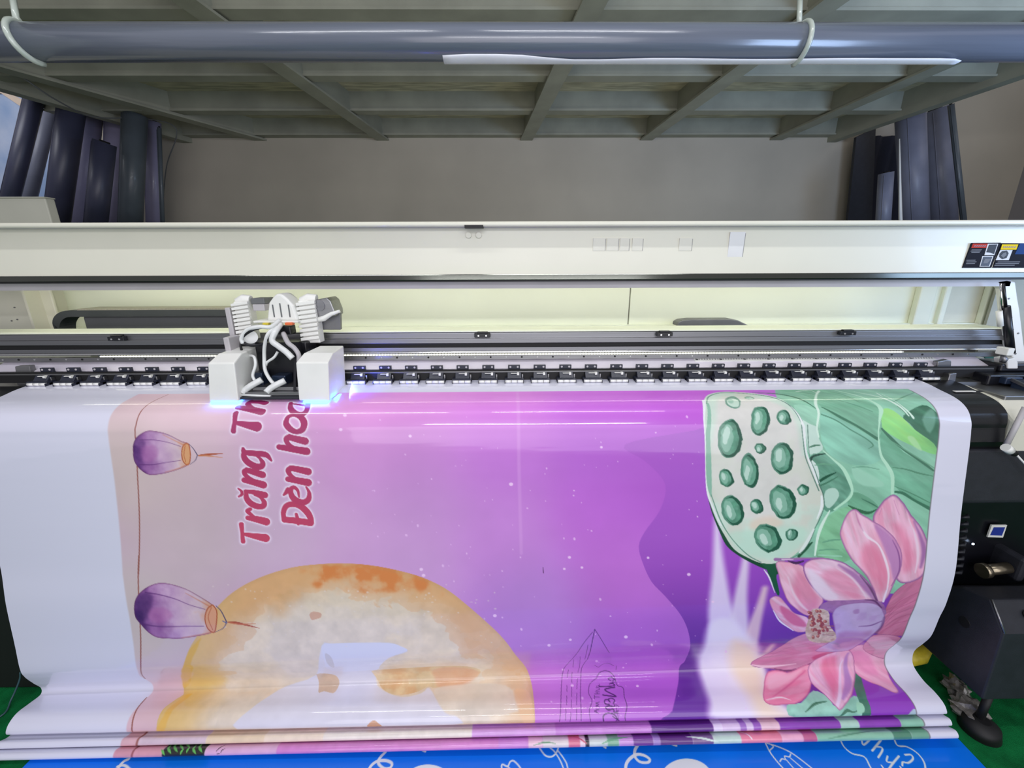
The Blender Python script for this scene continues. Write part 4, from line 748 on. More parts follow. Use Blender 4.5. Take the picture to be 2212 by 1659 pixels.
# raised cover
LY = 1.47; lb, lt = zy(593, LY), zy(491, LY)
LID = part('cover', MB().prism([(LY, lb), (LY+.008, lt), (LY+.03, lt), (LY+.03, lb)], -2.5, 2.5), 'cream')
part('cover_lip', MB().prism([(LY-.035, zy(478, LY-.035)), (LY-.035, zy(489, LY-.035)), (LY+.03, zy(489, LY-.035)+.001), (LY+.05, zy(478, LY-.035)+.004)][::-1], -2.5, 2.5), 'cream', parent=LID, bev=.006, seg=3)
part('cover_seam', MB().box(-2.5, 2.5, LY-.006, LY+.02, lt-.001, lt+.003), 'lip', parent=LID)
part('chrome_trim', MB().prism([(LY-.012, zy(605, LY-.012)), (LY-.008, zy(592.5, LY-.012)), (LY+.02, lb+.001), (LY+.02, zy(605, LY-.012))], -2.5, 2.5), mat('smoked_chrome', (96,98,92), .14, 1), parent=LID, bev=.002)
part('rubber_seal', MB().box(-2.5, 2.5, LY-.006, LY+.02, zy(608.5, LY-.006), zy(604.6, LY-.006)), 'dark', parent=LID)
part('inner_lip', MB().box(-2.5, xa(2168, 615, 1.52), LY+.03, LY+.045, zy(623, LY+.03), zy(600, LY+.03)), 'lip', parent=LID)
part('cover_top', MB().prism([(LY, zy(480, LY)), (LY, zy(480, LY)-.01), (1.97, Zr(.115)), (1.97, Zr(.125))], -2.5, 2.5), 'cream', parent=LID)
x = xa(1025, 492, LY-.01); z = zy(491.5, LY-.012); part('latch_slot', MB().box(x-.030, x+.030, LY-.039, LY-.01, z-.003, z+.006), 'dark', parent=LID)
for px_ in (1012, 1034):
    x, y_, z = at_y(px_, 508, LY); part('screw_cap', MB().cyl((x, LY+.004, z), (x, LY-.002, z), .009, 20), 'cream', parent=LID)
for px_, wd in ((1295,.021),(1324,.020),(1350,.016),(1378,.018),(1482,.022),(1592,.026)):
    x, y_, z = at_y(px_, 528, LY); hh = .020 if px_ < 1590 else .04
    part('tape_patch', MB().box(x-wd, x+wd-.001, LY+.0028, LY+.006, z-hh, z+hh), mat('pale_tape_%d' % px_, (220,218,206) if px_ != 1592 else (222,222,222), .5), parent=LID)
    part('tape_edge', MB().box(x+wd-.001, x+wd+.0006, LY+.0026, LY+.006, z-hh, z+hh*.9), 'grey', parent=LID)
# printed warning labels on the cover
def quad(px4, Y, dy=.0): return [(at_y(x, y, Y)[0], at_y(x, y, Y)[2]) for x, y in px4]
yl = LY-.0005
def z8(x, y): return (1780+x/4.366, 500+y/4.366)
lab = part('warning_label', MB().slab(quad([z8(1397,108), z8(1668,106), z8(1575,343), z8(1303,343)], yl), yl-.001, yl+.003), mat('charcoal_label', (34,36,44), .8, spec=.1), parent=LID); lab['label'] = 'charcoal warning label with red heading'
lab2 = part('warning_label', MB().slab(quad([z8(1680,110), z8(2020,112), z8(1930,343), z8(1590,343)], yl), yl-.001, yl+.003), mat('charcoal_label_b', (34,36,44), .8, spec=.1), parent=LID); lab2['label'] = 'charcoal warning label with yellow heading'
# sub-parts at this depth are merged into the label's own surface as one printed layer each (children would be a fourth level)
yq = yl-.0015
def pr(name, q4, m, lay=0): 
    o = MB().slab(quad([z8(*v) for v in q4], yq-lay*.0004), yq-.0002-lay*.0004, yq+.001).build(name, m, LID); return o
red = mat('red_label_ink', (178,62,52), .8, spec=.1); yel = mat('yellow_label_ink', (226,196,40), .8, spec=.1); wht = mat('white_label_ink', (214,216,220), .8, spec=.1); gry = mat('grey_label_ink', (120,124,132), .8, spec=.1); blu = mat('blue_label_ink', (44,70,120), .8, spec=.1)
pr('label_heading', [(1405,114),(1545,114),(1530,156),(1388,156)], red); pr('label_heading', [(1680,122),(1832,122),(1814,172),(1665,172)], yel)
pr('label_picture', [(1545,116),(1643,116),(1606,224),(1512,224)], wht); pr('label_picture', [(1556,124),(1634,122),(1604,214),(1570,200),(1530,196)], M['dark'], 1); pr('label_picture', [(1494,232),(1598,232),(1562,332),(1466,332)], wht); pr('label_picture', [(1502,238),(1588,238),(1556,326),(1476,326)], M['coatb'], 1); pr('label_picture', [(1516,258),(1572,262),(1540,300),(1500,300)], gry, 2)
pr('label_picture', [(1662,176),(1778,176),(1742,270),(1620,270)], wht); pr('label_picture', [(1680,184),(1725,180),(1742,205),(1722,250),(1680,262),(1652,240),(1655,210)], M['dark'], 1); pr('label_picture', [(1688,205),(1715,195),(1722,220),(1692,248),(1668,230)], gry, 2)
pr('label_picture', [(1850,112),(2020,112),(1990,215),(1800,215)], blu)
for k, (a, b, y) in enumerate(((1395,1490,170),(1385,1480,182),(1392,1470,194),(1345,1430,268),(1345,1440,284),(1342,1425,300),(1640,1850,284),(1620,1840,300),(1610,1800,316))): pr('label_text', [(a,y),(b,y-1),(b-4,y+6),(a-4,y+7)], gry)
for k in range(6): pr('label_text', [(1420+k*19,128),(1432+k*19,128),(1426+k*19,144),(1414+k*19,144)], mat('dark_red_ink_%d' % k, (120,30,28), .4), 1)
for k in range(7): pr('label_text', [(1694+k*18,138),(1706+k*18,138),(1700+k*18,156),(1688+k*18,156)], mat('dark_yellow_ink_%d' % k, (130,100,20), .4), 1)
# gas strut, hinge arm
yS = 1.46
def P3(x, y, Y=yS): return at_y(x, y, Y)
GS = part('gas_strut', MB().tube([P3(2167,612), P3(2173,668)], .0045, 12).tube([P3(2172,662), P3(2183,762)], .0125, 16), 'black'); 
part('piston_rod', MB().cyl(P3(2162,612), P3(2162,675), .0032), 'steel', parent=GS); part('strut_clip', MB().tube([P3(2158,672), P3(2161,704)], .0085, 12), 'white', parent=GS); part('strut_end', MB().box(P3(2159,750)[0], P3(2173,750)[0], yS-.03, yS+.01, P3(2165,765)[2], P3(2165,749)[2]), 'white', parent=GS, bev=.003)
part('ball_joint', MB().tube([P3(2166,768), P3(2169,776), P3(2165,784)], [.006, .011, .008], 12), 'alu', parent=GS)
arm = [(2150,608),(2176,604),(2194,608),(2199,646),(2203,668),(2212,742),(2224,800),(2232,880),(2195,880),(2198,846),(2192,805),(2185,759),(2176,690),(2169,624)]
AR = part('hinge_arm', MB().slab(quad(arm, 1.50), 1.50, 1.53), 'white', bev=.004)
for v in ((2184,686),(2187,712),(2199,720),(2179,645),(2193,764)): 
    q = P3(v[0], v[1], 1.5); part('screw', MB().cyl((q[0], 1.501, q[2]), (q[0], 1.498, q[2]), .003, 10), 'grey', parent=AR)
part('pivot_bracket', MB().slab(quad([(2172,776),(2190,772),(2196,782),(2196,796),(2174,796)], 1.46), 1.455, 1.50), 'white', bev=.003)
part('pivot_bracket', MB().slab(quad([(2198,830),(2206,828),(2208,858),(2200,856)], 1.44), 1.43, 1.50), 'lip', bev=.003)
# end brackets
o = part('end_bracket', MB().slab(quad([(38,790),(70,789),(80,832),(44,834)], 1.50), 1.49, 1.51), 'grey', bev=.003)
o = part('end_bracket', MB().slab(quad([(2020,780),(2042,776),(2050,778),(2048,812),(2014,822)], 1.50), 1.49, 1.51), 'alud', bev=.003)
part('end_bracket', MB().slab(quad([(2046,806),(2062,804),(2058,826),(2040,826)], 1.46), 1.45, 1.50), 'alu', bev=.003)
part('end_cover', MB().slab(quad([(-60,786),(34,794),(42,832),(0,856),(-60,870)], 1.56), 1.56, 1.60), 'cream', bev=.004)
part('end_cover', MB().slab(quad([(2052,774),(2128,772),(2128,812),(2054,812)], 1.60), 1.60, 1.62), 'cream', bev=.004)
part('cover_opening', MB().slab(quad([(2046,786),(2066,786),(2064,799),(2044,799)], 1.585), 1.583, 1.60), 'dark')
part('teal_sheet', MB().slab(quad([(2128,772),(2180,770),(2186,800),(2130,808)], 1.75), 1.75, 1.76), 'teal')
part('side_deck', MB().box(1.65, 2.3, 1.30, 1.70, Zr(-.46), Zr(-.425)), 'alud', bev=.004)
part('side_deck', MB().box(-2.45, -1.735, 1.28, 1.75, Zr(-.46), Zr(-.428)), 'alud', bev=.004)
# cleaning station at the right
CS = part('cleaning_station', MB().box(1.72, 2.06, 1.42, 1.62, Zr(-.425), Zr(-.385)).box(1.80, 1.97, 1.46, 1.56, Zr(-.385), Zr(-.355)), 'black', bev=.006)
for k in range(3): part('wiper_cap', MB().box(1.76+k*.085, 1.82+k*.085, 1.40, 1.425, Zr(-.415), Zr(-.39)), 'tray', parent=CS, bev=.003)
part('drip_tray', MB().prism([(1.25, Zr(-.445)), (1.25, Zr(-.42)), (1.40, Zr(-.395)), (1.40, Zr(-.43))], 1.78, 2.02), 'tray', bev=.003)
part('drip_tray_rim', MB().prism([(1.245, Zr(-.437)), (1.245, Zr(-.43)), (1.41, Zr(-.39)), (1.41, Zr(-.4))], 1.775, 1.785), 'alu')
part('deck_label', MB().slab([(0,0),(1,0),(1,1)], 0, 1) if False else MB().box(1.53, 1.60, 1.345, 1.356, Zr(-.4245), Zr(-.4225)), 'white')
# right end shell below the deck
part('end_shell', MB().prism([(1.42, Zr(-.425)), (1.30, Zr(-.44)), (1.24, Zr(-.49)), (1.235, Zr(-.62)), (1.6, Zr(-.62)), (1.6, Zr(-.43))], 1.63, 2.5), 'cream', bev=.01)
part('shell_trim', MB().tube([P3(2168,972,1.225), P3(2215,880,1.225)], .008, 8), 'lip')
part('front_panel', MB().prism([(1.235, .985), (1.22, .80), (1.23, .79), (1.40, .79), (1.40, .985)], 1.50, 2.3), 'coatb', bev=.008)
o = part('lower_panel', MB().box(1.62, 2.3, 1.31, 1.45, .22, Zr(-.80)), 'black', bev=.006)
part('gripper_spring', MB().tube([P3(2172,966,1.20), P3(2182,974,1.20)], .013, 12), 'white'); part('gripper_cap', MB().tube([P3(2182,974,1.20), P3(2192,980,1.20)], .010, 12), 'dark'); part('spring_wire', MB().tube([P3(2192,978,1.20), P3(2214,1002,1.20), P3(2235,1030,1.2)], .003, 8), 'white')
st = [(2142,1134),(2175,1134),(2166,1161),(2133,1160)]
o = part('status_sticker', MB().slab(quad(st, 1.296), 1.295, 1.30), 'white'); part('sticker_face', MB().slab(quad([(2147,1139),(2171,1139),(2164,1157),(2139,1156)], 1.2945), 1.294, 1.296), mat('blue_sticker', (40,56,150), .4), parent=o); o['label'] = 'small blue sticker with a white border'
q = P3(2105, 1177, 1.295); part('power_light', MB().cyl((q[0], 1.301, q[2]), (q[0], 1.2985, q[2]), .004), 'power')
for k in range(9):
    y_ = 1112+k*15; a = P3(2090-k*1.5, y_, 1.30); b = P3(2070-k*2.5, y_+6, 1.30)
    part('spring_tooth', MB().tube([a, ((a[0]+b[0])/2, 1.285, a[2]+.002), b], [.004, .007, .004], 8), 'coatb')
part('take_up_shaft', MB().cyl(P3(2130,1232,1.25), P3(2178,1226,1.25), .019, 24).cyl(P3(2120,1233,1.25), P3(2131,1232,1.25), .026, 24), 'brass')
part('shaft_clamp', MB().box(P3(2180,1228,1.25)[0], P3(2180,1228,1.25)[0]+.03, 1.22, 1.32, P3(2180,1228,1.25)[2]-.035, P3(2180,1228,1.25)[2]+.06), 'coatb', bev=.01)
# pinch rollers
def pinch():
    zt_, zm, zb_ = zy(788.5, 1.484), zy(800, 1.476), zy(823, 1.448)
    z_roll = .4065
    b = MB().box(-.022, .022, 1.480, 1.490, zm-.001, zt_).prism([(1.478, zm+.002), (1.464, zm-.004), (1.444, zb_+.006), (1.448, zb_), (1.471, zb_), (1.484, zm)], -.024, .026)
    b.prism([(1.434, Zr(-.3955)), (1.437, Zr(-.393)), (1.470, Zr(-.394)), (1.470, Zr(-.4065)), (1.447, Zr(-.4065)), (1.445, Zr(-.397)), (1.434, Zr(-.3968))], -.034, .034)
    b.box(-.034, -.0325, 1.431, 1.46, Zr(-.409), Zr(-.399)).box(.0325, .034, 1.431, 1.46, Zr(-.409), Zr(-.399))
    o = b.build('pinch_roller', mat('blue_black_plastic', (38,41,56), .34, noise=.1), None, bev=.0018)
    for i in range(3): MB().cyl((-.032+i*.0217, 1.4375, Zr(-.4022)), (-.0115+i*.0217, 1.4375, Zr(-.4022)), .0056, 14).build('rubber_wheel', M['white'], o)
    MB().box(-.012, .012, 1.456, 1.466, zm-.0078, zm-.0062).prism([(1.452, zm-.004), (1.452, zm-.012), (1.458, zm-.016), (1.466, zm-.004)], .010, .018).build('lever', M['white'], o)
    MB().box(.0275, .033, 1.458, 1.472, zb_+.004, zb_+.022).build('spring_housing', M['alud'], o, bev=.001)
    for s_ in (-1, 1): MB().cyl((s_*.0135, 1.481, zt_-.006), (s_*.0135, 1.4785, zt_-.006), .0036, 12).build('screw', M['lip'], o)
    return o
proto = pinch(); c0 = Vector(proto.location); base = c0-Vector((0, 1.6, 0))
xp0, xp1 = xa(101.4, 805, 1.48), xa(1988, 800, 1.48)
for k in range(35):
    o = proto if k == 0 else copy_tree(proto)
    o.parent = PR; o.location = Vector((c0.x+xp0+(xp1-xp0)*k/34, c0.y-1.6, c0.z))
# lamp inside the raised cover
lp = part('interior_lamp', MB().box(-1.95, 1.85, 1.60, 1.62, Zr(.035), Zr(.045)), 'led')
area('interior_lamp_light', (-.05, 1.62, Zr(.03)), (-.05, 1.86, Zr(-.22)), 3.7, .03, 3.4, (1, 1, .9))

# ================= the carriage =================
CR = empty('print_carriage', (-.76, 1.40, Zr(-.42)), 'white and black printhead carriage with glowing blue lamps riding over the banner', 'carriage')
def cp(name, mb, m, parent=CR, **k): return mb.build(name, M[m] if isinstance(m, str) else m, parent, **k)
ZB = Zr(-.424)
def cover(xa0, xa1, xt0, xt1):
    f = 1.295; zt_ = zy(785, f, 500); zk = zt_+.022
    v = [(xa0, f, ZB), (xa1, f, ZB), (xt1, f+.005, zt_), (xt0, f+.005, zt_), (xt0+.008, f+.05, zk), (xt1-.0, f+.05, zk), (xt1, 1.44, zk+.006), (xt0+.02, 1.44, zk+.006), (xa0, 1.44, ZB), (xa1, 1.44, ZB)]
    return MB().add(v, [(0,1,2,3),(3,2,5,4),(4,5,6,7),(7,6,9,8),(0,3,4,7,8),(1,9,6,5,2),(0,8,9,1)])
cv1 = cp('lamp_cover', cover(xa(449,868,1.295)+.004, xa(518,868,1.295)-.004, xa(446,785,1.3)+.004, xa(506,785,1.3)), 'white', bev=.004)
cv2 = cp('lamp_cover', cover(xa(648,868,1.295)-.003, xa(714,868,1.295)-.003, xa(640,785,1.3)-.002, xa(712,785,1.3)-.004), 'white', bev=.004)
for cvr, a, b in ((cv1, 455, 512), (cv2, 655, 706)):
    x0_, x1_ = xa(a, 868, 1.295), xa(b, 868, 1.295)
    cp('lamp_strip', MB().box(x0_, x1_, 1.2935, 1.36, ZB-.008, ZB-.001), 'uv', parent=cvr)
    area('carriage_lamp_light', ((x0_+x1_)/2, 1.292, ZB+.0), ((x0_+x1_)/2, 1.25, ZB-.05), .09, .012, .05, (.05, .16, 1))
xr_ = xa(742, 850, 1.36); cp('lamp_strip', MB().box(xr_-.014, xr_-.006, 1.31, 1.42, ZB-.003, ZB+.003), 'uv', parent=cv2)
area('carriage_side_lamp_light', (xr_+.01, 1.40, ZB+.012), (xr_+.2, 1.44, ZB+.03), .1, .012, .8, (.04, .07, 1))
xc0, xc1 = xa(522, 860, 1.31), xa(645, 860, 1.31)
cp('base_plate', MB().box(xc0-.01, xc1+.01, 1.305, 1.46, ZB+.002, ZB+.010), 'coatb', bev=.002)
cp('printhead_plate', MB().box(xc0, xc1, 1.32, 1.40, ZB+.010, ZB+.022).box(xc0+.02, xc1-.01, 1.34, 1.42, ZB+.022, ZB+.034), 'alud', bev=.002)
cp('inner_body', MB().box(xc0+.005, xc1-.005, 1.42, 1.50, ZB+.01, zy(740, 1.42, 580)), 'black', bev=.004)
for s_, a, b in ((0, 512, 545), (1, 612, 648)):
    x0_, x1_ = xa(a, 760, 1.40), xa(b, 760, 1.40)
    if s_: cp('side_plate', MB().prism([(1.33, ZB+.01), (1.38, zy(755, 1.38, 620)), (1.42, zy(738, 1.42, 620)), (1.44, ZB+.01)], x1_-.008, x1_), 'black')
cp('head_block', MB().box(xa(555, 840, 1.38), xa(575, 840, 1.38), 1.37, 1.42, ZB+.03, ZB+.075), 'tray', bev=.003)
cp('head_block', MB().box(xa(592, 830, 1.38), xa(622, 830, 1.38), 1.37, 1.42, ZB+.03, ZB+.065), 'tray', bev=.003)
# ribbed white cable guides
def guide(x0p, x1p, ytop, ybot, Y, xt):
    m = MB(); N = 9
    za_, zb2 = zy(ybot, Y, x0p), zy(ytop, Y, x0p); X0_, X1_ = xa(x0p, (ytop+ybot)/2, Y), xa(x1p, (ytop+ybot)/2, Y)
    m.box(X0_, X1_, Y+.012, Y+.05, za_, zb2-.01)
    m.tube([(X0_+.004, Y+.03, zb2-.012), ((X0_+X1_)/2, Y+.03, zb2), (X1_, Y+.03, zb2-.004)], .014, 10)
    for k in range(N):
        z = za_+.008+(zb2-za_-.02)*k/N; t = (zb2-za_-.02)/N*.72
        m.add([(X0_-.004, Y, z), (X1_+.003, Y, z+.008), (X1_+.003, Y+.014, z+.008), (X0_-.004, Y+.014, z), (X0_-.004, Y, z+t), (X1_+.003, Y, z+t+.008), (X1_+.003, Y+.014, z+t+.008), (X0_-.004, Y+.014, z+t)], [(0,3,2,1),(4,5,6,7),(0,1,5,4),(1,2,6,5),(2,3,7,6),(3,0,4,7)])
    return m
cp('cable_guide', guide(506, 538, 646, 735, 1.44, 0), 'white', bev=.0015); cp('cable_guide', guide(646, 682, 644, 742, 1.44, 0), 'white', bev=.0015)
cp('frame_post', MB().box(xa(495, 700, 1.45), xa(506, 700, 1.45), 1.44, 1.50, zy(745, 1.45, 500), zy(664, 1.45, 500)), 'lip', bev=.003)
cp('frame_post', MB().box(xa(506, 770, 1.42), xa(518, 770, 1.42), 1.38, 1.44, ZB+.02, zy(725, 1.42, 510)), 'lip', bev=.003)
# white dome
X0_, X1_ = xa(580, 680, 1.44), xa(646, 680, 1.44); zb2, zt2 = zy(692, 1.44, 610), zy(634, 1.44, 610); m = MB(); prof = []
for k in range(13):
    a = math.pi*k/12; prof.append(((X0_+X1_)/2-math.cos(a)*(X1_-X0_)/2*(.72 if 2 < k < 10 else .98), zb2+(math.sin(a)**.7)*(zt2-zb2)))
prof = [(X0_-.004, zb2), (X0_+.004, zb2+.03), (X0_+.012, zb2+.06), (X0_+.026, zt2-.014), (X0_+.04, zt2), (X1_-.045, zt2), (X1_-.026, zt2-.018), (X1_-.010, zb2+.05), (X1_, zb2)]
d_ = cp('hose_hood', MB().slab(prof, 1.43, 1.50), 'white', bev=.008, seg=3)
for px_ in (591, 607, 625): 
    x = xa(px_, 672, 1.43); cp('hood_slot', MB().box(x-.002, x+.002, 1.4285, 1.432, zy(685, 1.43, px_), zy(658 if px_ != 607 else 655, 1.43, px_)), 'greyp', parent=d_)
cp('hood_base', MB().box(xa(550, 692, 1.43), xa(646, 692, 1.43), 1.42, 1.50, zb2-.006, zb2+.001), 'white', bev=.002)
cp('valve_block', MB().box(xa(547, 660, 1.47), xa(576, 660, 1.47), 1.46, 1.52, zy(656, 1.47, 560), zy(644, 1.47, 560)), 'greyp', bev=.002); cp('valve_block', MB().box(xa(549, 660, 1.46), xa(574, 660, 1.46), 1.45, 1.50, zy(671, 1.46, 560), zy(657, 1.46, 560)), 'lip', bev=.002)
cp('drive_motor', MB().slab(quad([(680,648),(716,641),(724,648),(732,668),(733,680),(680,690)], 1.50), 1.46, 1.54), 'alud', bev=.004); cp('motor_can', MB().cyl((xa(690,660,1.46), 1.455, zy(660,1.46,690)), (xa(690,660,1.46), 1.50, zy(660,1.46,690)), .019, 24), 'alu')
cp('motor_bracket', MB().slab(quad([(682,694),(736,676),(737,712),(684,712)], 1.50), 1.495, 1.51), 'grey', bev=.002); cp('motor_arm', MB().tube([P3(678,692,1.46), P3(700,688,1.46), P3(716,678,1.46), P3(734,672,1.46)], [.008,.01,.007,.005], 10), 'white')
cp('connector', MB().box(xa(570,700,1.42), xa(582,700,1.42), 1.41, 1.43, zy(703,1.42,575), zy(697,1.42,575)), 'yellow', bev=.002); cp('connector', MB().box(xa(618,699,1.42), xa(634,699,1.42), 1.41, 1.43, zy(702,1.42,625), zy(696,1.42,625)), 'orange', bev=.002)
cp('damper', MB().box(xa(600,710,1.43), xa(630,710,1.43), 1.42, 1.46, zy(722,1.43,615), zy(704,1.43,615)), 'black', bev=.003); cp('pressure_gauge', MB().tube([P3(541,728,1.43), P3(541,728,1.40)], .022, 24), 'hose')
H = lambda pts, r, m='hose', Y=1.37: cp('ink_hose', MB().tube(spl([at_y(p[0], p[1], p[2] if len(p) > 2 else Y) for p in pts], 6), r, 8), m)
H([(604,692,1.42),(585,706,1.38),(560,706),(535,712),(522,730),(525,742)], .007); H([(575,706,1.40),(548,712),(526,726),(524,738),(540,746),(566,744),(580,730)], .0045, 'black')
H([(606,700,1.42),(594,718,1.38),(588,736),(602,748,1.36),(618,760,1.35),(632,774,1.35)], [.012]*31 if False else .010); H([(600,705,1.4),(580,720),(572,745),(571,775),(573,800,1.36),(585,822,1.35),(598,834,1.34)], .006); H([(600,760,1.38),(592,772),(578,782),(574,790)], .0045)
H([(612,720,1.4),(622,740),(636,752),(645,766),(646,782)], .008, 'lip'); H([(532,768,1.4),(548,770,1.38),(552,788,1.36),(546,810,1.35),(550,822,1.34)], .005); H([(524,730,1.42),(520,745,1.40),(524,762,1.38),(530,768)], .004, 'dark')
for a, b in (((566,820),(522,850)), ((616,822),(575,848))):
    cp('hose_clamp', MB().tube(spl([at_y(a[0], a[1], 1.35), at_y((a[0]+b[0])/2, (a[1]+b[1])/2-3, 1.335), at_y(b[0]+8, b[1]-8, 1.33), at_y(b[0], b[1], 1.32)], 4), .0105, 10), 'hose')
cp('hose_clamp', MB().tube([at_y(520, 853, 1.315), at_y(585, 856, 1.315)], .004, 8), 'hose')
# ================= lower machine parts =================
TU = empty('take_up_unit', (1.8, 1.4, 0), 'black take-up drive box with sloped top at the lower right of the printer', 'box')
part('housing', MB().prism([(1.045, .15), (1.057, .418), (1.117, .498), (1.20, .475), (1.29, .40), (1.29, .15)], 1.60, 2.1), 'coatb', parent=TU, bev=.006)
part('edge_strip', MB().tube([(1.603, 1.056, .421), (1.603, 1.116, .500)], .003, 8), 'alud', parent=TU)
part('cable_hole', MB().cyl((1.6005, 1.16, .36), (1.598, 1.16, .36), .018, 24), 'dark', parent=TU); part('cable_hole', MB().tube([(1.70, 1.088, .462), (1.70, 1.084, .467)], .014, 20), 'dark', parent=TU)
part('screw', MB().cyl((1.6, 1.25, .25), (1.596, 1.25, .25), .005, 12), 'alu', parent=TU); part('screw', MB().cyl((1.6, 1.27, .33), (1.596, 1.27, .33), .005, 12), 'alu', parent=TU)
o = part('foot', MB().tube([(1.64, 1.06, .15), (1.64, 1.06, .035)], .012, 12).tube([(1.64, 1.05, .05), (1.64, 1.05, .035), (1.64, 1.05, .002)], [.02, .048, .055], 28), 'dark', parent=TU)
part('foot', MB().tube([(1.98, 1.26, .15), (1.98, 1.26, .002)], [.03, .05], 20), 'dark', parent=TU)
part('drive_bracket', MB().box(1.64, 2.0, 1.285, 1.305, .17, .38), 'black', parent=TU, bev=.01)
# crumpled wrapped bags on the carpet beside the box
def lump(name, c, s, m, lab, cat_, seed):
    r = random.Random(seed); bm = bmesh.new(); bmesh.ops.create_icosphere(bm, subdivisions=3, radius=1)
    for v in bm.verts:
        k = 1+.28*math.sin(v.co.x*5+seed)*math.sin(v.co.y*7+seed*2)+.2*math.sin(v.co.z*9+v.co.x*4)+r.uniform(-.06, .06); v.co = Vector((v.co.x*k*s[0], v.co.y*k*s[1], max(-.8, v.co.z*k)*s[2]))
    me = bpy.data.meshes.new(name); bm.to_mesh(me); bm.free(); me.materials.append(m); o = bpy.data.objects.new(name, me); C.objects.link(o)
    zmin = min(v.co.z for v in me.vertices); o.location = (c[0], c[1], -zmin+.001); return tag(o, lab, cat_)
q = at_z(2066, 1488, .03); lump('plastic_bag', (q[0]+.0, q[1], 0), (.028, .045, .035), M['wrap'], 'crumpled grey plastic bag on the carpet under the black box', 'bag', 3)
q = at_z(2098, 1532, .03); lump('plastic_bag', (q[0]-.01, q[1], 0), (.048, .05, .032), M['wrap'], 'shiny crumpled clear plastic beside the black round foot', 'bag', 8)
yb = at_z(1996, 1408, .06)
m = MB().tube([(yb[0]-.12, yb[1]-.01, .035), (yb[0]-.02, yb[1], .045), (yb[0]+.03, yb[1]+.03, .085)], [.034, .034, .03], 20)
tag(m.build('yellow_tube', M['yellow']), 'yellow tape-wrapped tube end lying on the carpet behind the banner', 'tube')
q = at_z(0, 1545, 0.01); q2 = at_z(40, 1470, .2)
tag(MB().tube(spl([(q[0]-.1, q[1]-.05, .004), (q[0], q[1], .005), at_z(25, 1510, .02), at_z(42, 1470, .08), at_z(44, 1452, .12)]), .003, 6).build('thin_cable', mat('blue_grey_cable', (60,90,100), .5)), 'thin blue-grey cable on the carpet by the left banner edge', 'cable')
q = at_z(2218, 1462, .04)
tag(MB().tube([(q[0]-.03, q[1]+.02, .012), (q[0]+.25, q[1]-.12, .012)], .010, 10).build('white_pipe', M['white']), 'short white pipe on the carpet at the right edge beside the black box', 'pipe')
# ================= printed vinyl =================
def srgb2lin(a): return np.where(a <= .04045, a/12.92, ((a+.055)/1.055)**2.4)
def print_material(name, rough, coat):
    m = bpy.data.materials.new(name); m.use_nodes = True; nt = m.node_tree; b = nt.nodes['Principled BSDF']
    a = nt.nodes.new('ShaderNodeAttribute'); a.attribute_name = 'ink'; nt.links.new(a.outputs['Color'], b.inputs['Base Color'])
    b.inputs['Roughness'].default_value = rough; b.inputs['Coat Weight'].default_value = coat; b.inputs['Coat Roughness'].default_value = .05; b.inputs['Specular IOR Level'].default_value = .4
    tc = nt.nodes.new('ShaderNodeTexCoord'); mp = nt.nodes.new('ShaderNodeMapping'); mp.inputs['Scale'].default_value = (.9, 8, 8); n = nt.nodes.new('ShaderNodeTexNoise'); n.inputs['Scale'].default_value = 2.2; n.inputs['Detail'].default_value = 2
    bp = nt.nodes.new('ShaderNodeBump'); bp.inputs['Strength'].default_value = .06; bp.inputs['Distance'].default_value = .01
    nt.links.new(tc.outputs['Object'], mp.inputs[0]); nt.links.new(mp.outputs[0], n.inputs['Vector']); nt.links.new(n.outputs['Fac'], bp.inputs['Height']); nt.links.new(bp.outputs[0], b.inputs['Normal']); nt.links.new(bp.outputs[0], b.inputs['Coat Normal'])
    return m
def grid_mesh(name, P, col, m):
    ns, nx = P.shape[:2]; me = bpy.data.meshes.new(name); nv = ns*nx
    idx = np.arange(nv, dtype=np.int32).reshape(ns, nx); f = np.stack([idx[:-1, :-1], idx[:-1, 1:], idx[1:, 1:], idx[1:, :-1]], -1).reshape(-1, 4); nf = len(f)
    me.vertices.add(nv); me.vertices.foreach_set('co', P.reshape(-1).astype(np.float32)); me.loops.add(nf*4); me.loops.foreach_set('vertex_index', f.reshape(-1)[::1])
    me.polygons.add(nf); me.polygons.foreach_set('loop_start', np.arange(nf, dtype=np.int32)*4); me.polygons.foreach_set('use_smooth', np.ones(nf, bool)); me.update(calc_edges=True)
    at = me.color_attributes.new('ink', 'FLOAT_COLOR', 'POINT'); lin = np.ones((nv, 4), np.float32); lin[:, :3] = np.clip(srgb2lin(np.clip(col.reshape(-1, 3), 0, 1))*INK, 0, .92); at.data.foreach_set('color', lin.reshape(-1))
    me.materials.append(m); o = bpy.data.objects.new(name, me); C.objects.link(o); return o
INK = 1.1
cv = paint_banner(1600, 950)
X, Y, Z = surf(cv.X, cv.S)
base = np.array([-.1, 1.1, .01])
o = grid_mesh('printed_banner', np.stack([X, Y, Z], -1)-base, cv.C, print_material('glossy_printed_vinyl', .32, .8)); o.location = base
tag(o, 'glossy banner printed with purple sky, orange moon, lanterns and pink lotus, falling in folds', 'banner')
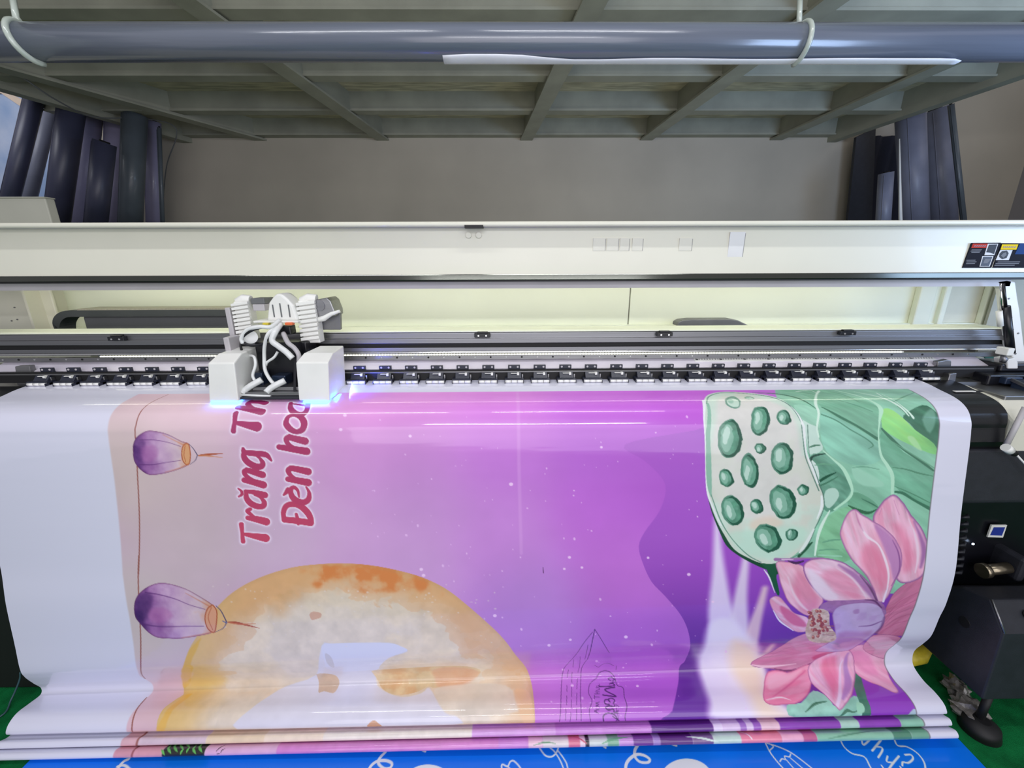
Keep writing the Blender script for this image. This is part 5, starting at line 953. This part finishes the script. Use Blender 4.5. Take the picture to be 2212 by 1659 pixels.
# blue sheet on the carpet
def floor_map(pts): return np.array([(at_z(x, y, .004)[0], at_z(x, y, .004)[1]) for x, y in pts])
x0, x1 = at_z(48, 1659, .004)[0], at_z(2130, 1659, .004)[0]
fc = Canvas(x0, x1, 1500, .60, 1.25, 330, floor_map); fc.C[:] = np.array((4, 122, 255))/255; fc.px = .00155*.9; fc.aa = .0011
D1 = Frame(fc, 560, 1200, 3.568); D2 = Frame(fc, 1060, 1200, 3.568); D3 = Frame(fc, 1500, 1180, 3.463); D0 = Frame(fc, 0, 1200, 3.568)
WH = (238, 242, 250)
D0.stroke([(990,1570),(950,1590),(905,1650),(890,1720)], [24,26,26,24], WH); D0.stroke([(905,1625),(960,1618),(1000,1650)], 18, WH)
for D, dx, dy in ((D1, 0, 0), (D2, 200, -60)):
    D.stroke([(x+dx, y+dy) for x, y in [(975,1512),(930,1560),(918,1600),(960,1640),(1010,1635),(1020,1600),(970,1580),(900,1590),(850,1640),(840,1720)]] if D is D1 else [(1135,1460),(1112,1500),(1112,1550),(1150,1590),(1210,1595),(1225,1570),(1180,1540),(1120,1535),(1060,1580),(1040,1640),(1060,1720)], [22,24,22,20,20,22,24,24,24,22], WH)
D1.ell((1300,1760), 190, 150, WH); D2.ell((1510,1720), 200, 155, WH)
D1.stroke([(1260,1500),(1280,1510)], 18, WH); D2.stroke([(870,1470),(885,1480)], 18, WH); D2.stroke([(1400,1455),(1430,1465)], 18, WH)
D2.stroke([(110,1700),(85,1640),(90,1610),(130,1625),(150,1590),(180,1585),(230,1640),(260,1720)], 13, WH); D2.stroke([(130,1625),(160,1660),(180,1720)], 11, WH)
D2.stroke([(370,1475),(420,1540),(470,1550),(505,1520),(520,1480),(505,1470)], 13, WH); D2.stroke([(455,1480),(490,1510),(530,1570),(560,1640),(575,1720)], 11, WH); D2.stroke([(515,1500),(560,1560),(590,1620),(600,1720)], 11, WH)
D3.stroke([(530,1468),(640,1505),(740,1555),(890,1670),(940,1720)], 11, WH); D3.stroke([(530,1468),(560,1530),(610,1600),(690,1690)], 11, WH); D3.stroke([(575,1485),(590,1500),(560,1530)], 9, WH)
D3.stroke([(640,1610),(655,1590),(680,1595),(675,1570),(710,1575),(720,1555)], 9, WH); D3.stroke([(690,1600),(750,1670)], 9, WH); D3.stroke([(720,1585),(820,1670)], 9, WH)
D3.stroke([(1088,1440),(1120,1500),(1180,1550),(1270,1575),(1310,1640),(1340,1700)], 12, WH); D3.stroke([(1490,1430),(1520,1490),(1590,1500),(1670,1550),(1720,1620),(1730,1700)], 12, WH)
D3.stroke([(1190,1440),(1225,1450)], 12, WH); D3.stroke([(1250,1440),(1265,1485),(1320,1440)], 13, WH)
D3.stroke([(1395,1450),(1330,1530)], 14, WH); D3.stroke([(1365,1500),(1400,1505),(1405,1530),(1375,1580)], 13, WH); D3.stroke([(1445,1570),(1440,1610),(1490,1620)], 12, WH); D3.stroke([(1530,1570),(1480,1630),(1440,1690)], 13, WH)
D3.stroke([(1575,1560),(1620,1560),(1635,1590),(1600,1620),(1560,1615),(1555,1640)], 13, WH); D3.stroke([(1540,1650),(1545,1658)], 13, WH); D3.stroke([(1400,1640),(1420,1670)], 12, WH)
P = np.stack([fc.X, fc.S, .004+0*fc.X], -1); base = np.array([0, .9, .004])
INK = 1.0
o = grid_mesh('blue_doodle_sheet', P-base, fc.C[:, :, :], print_material('blue_printed_vinyl', .35, .3)); o.location = base
tag(o, 'blue printed sheet with white doodles lying on the green carpet', 'sheet')
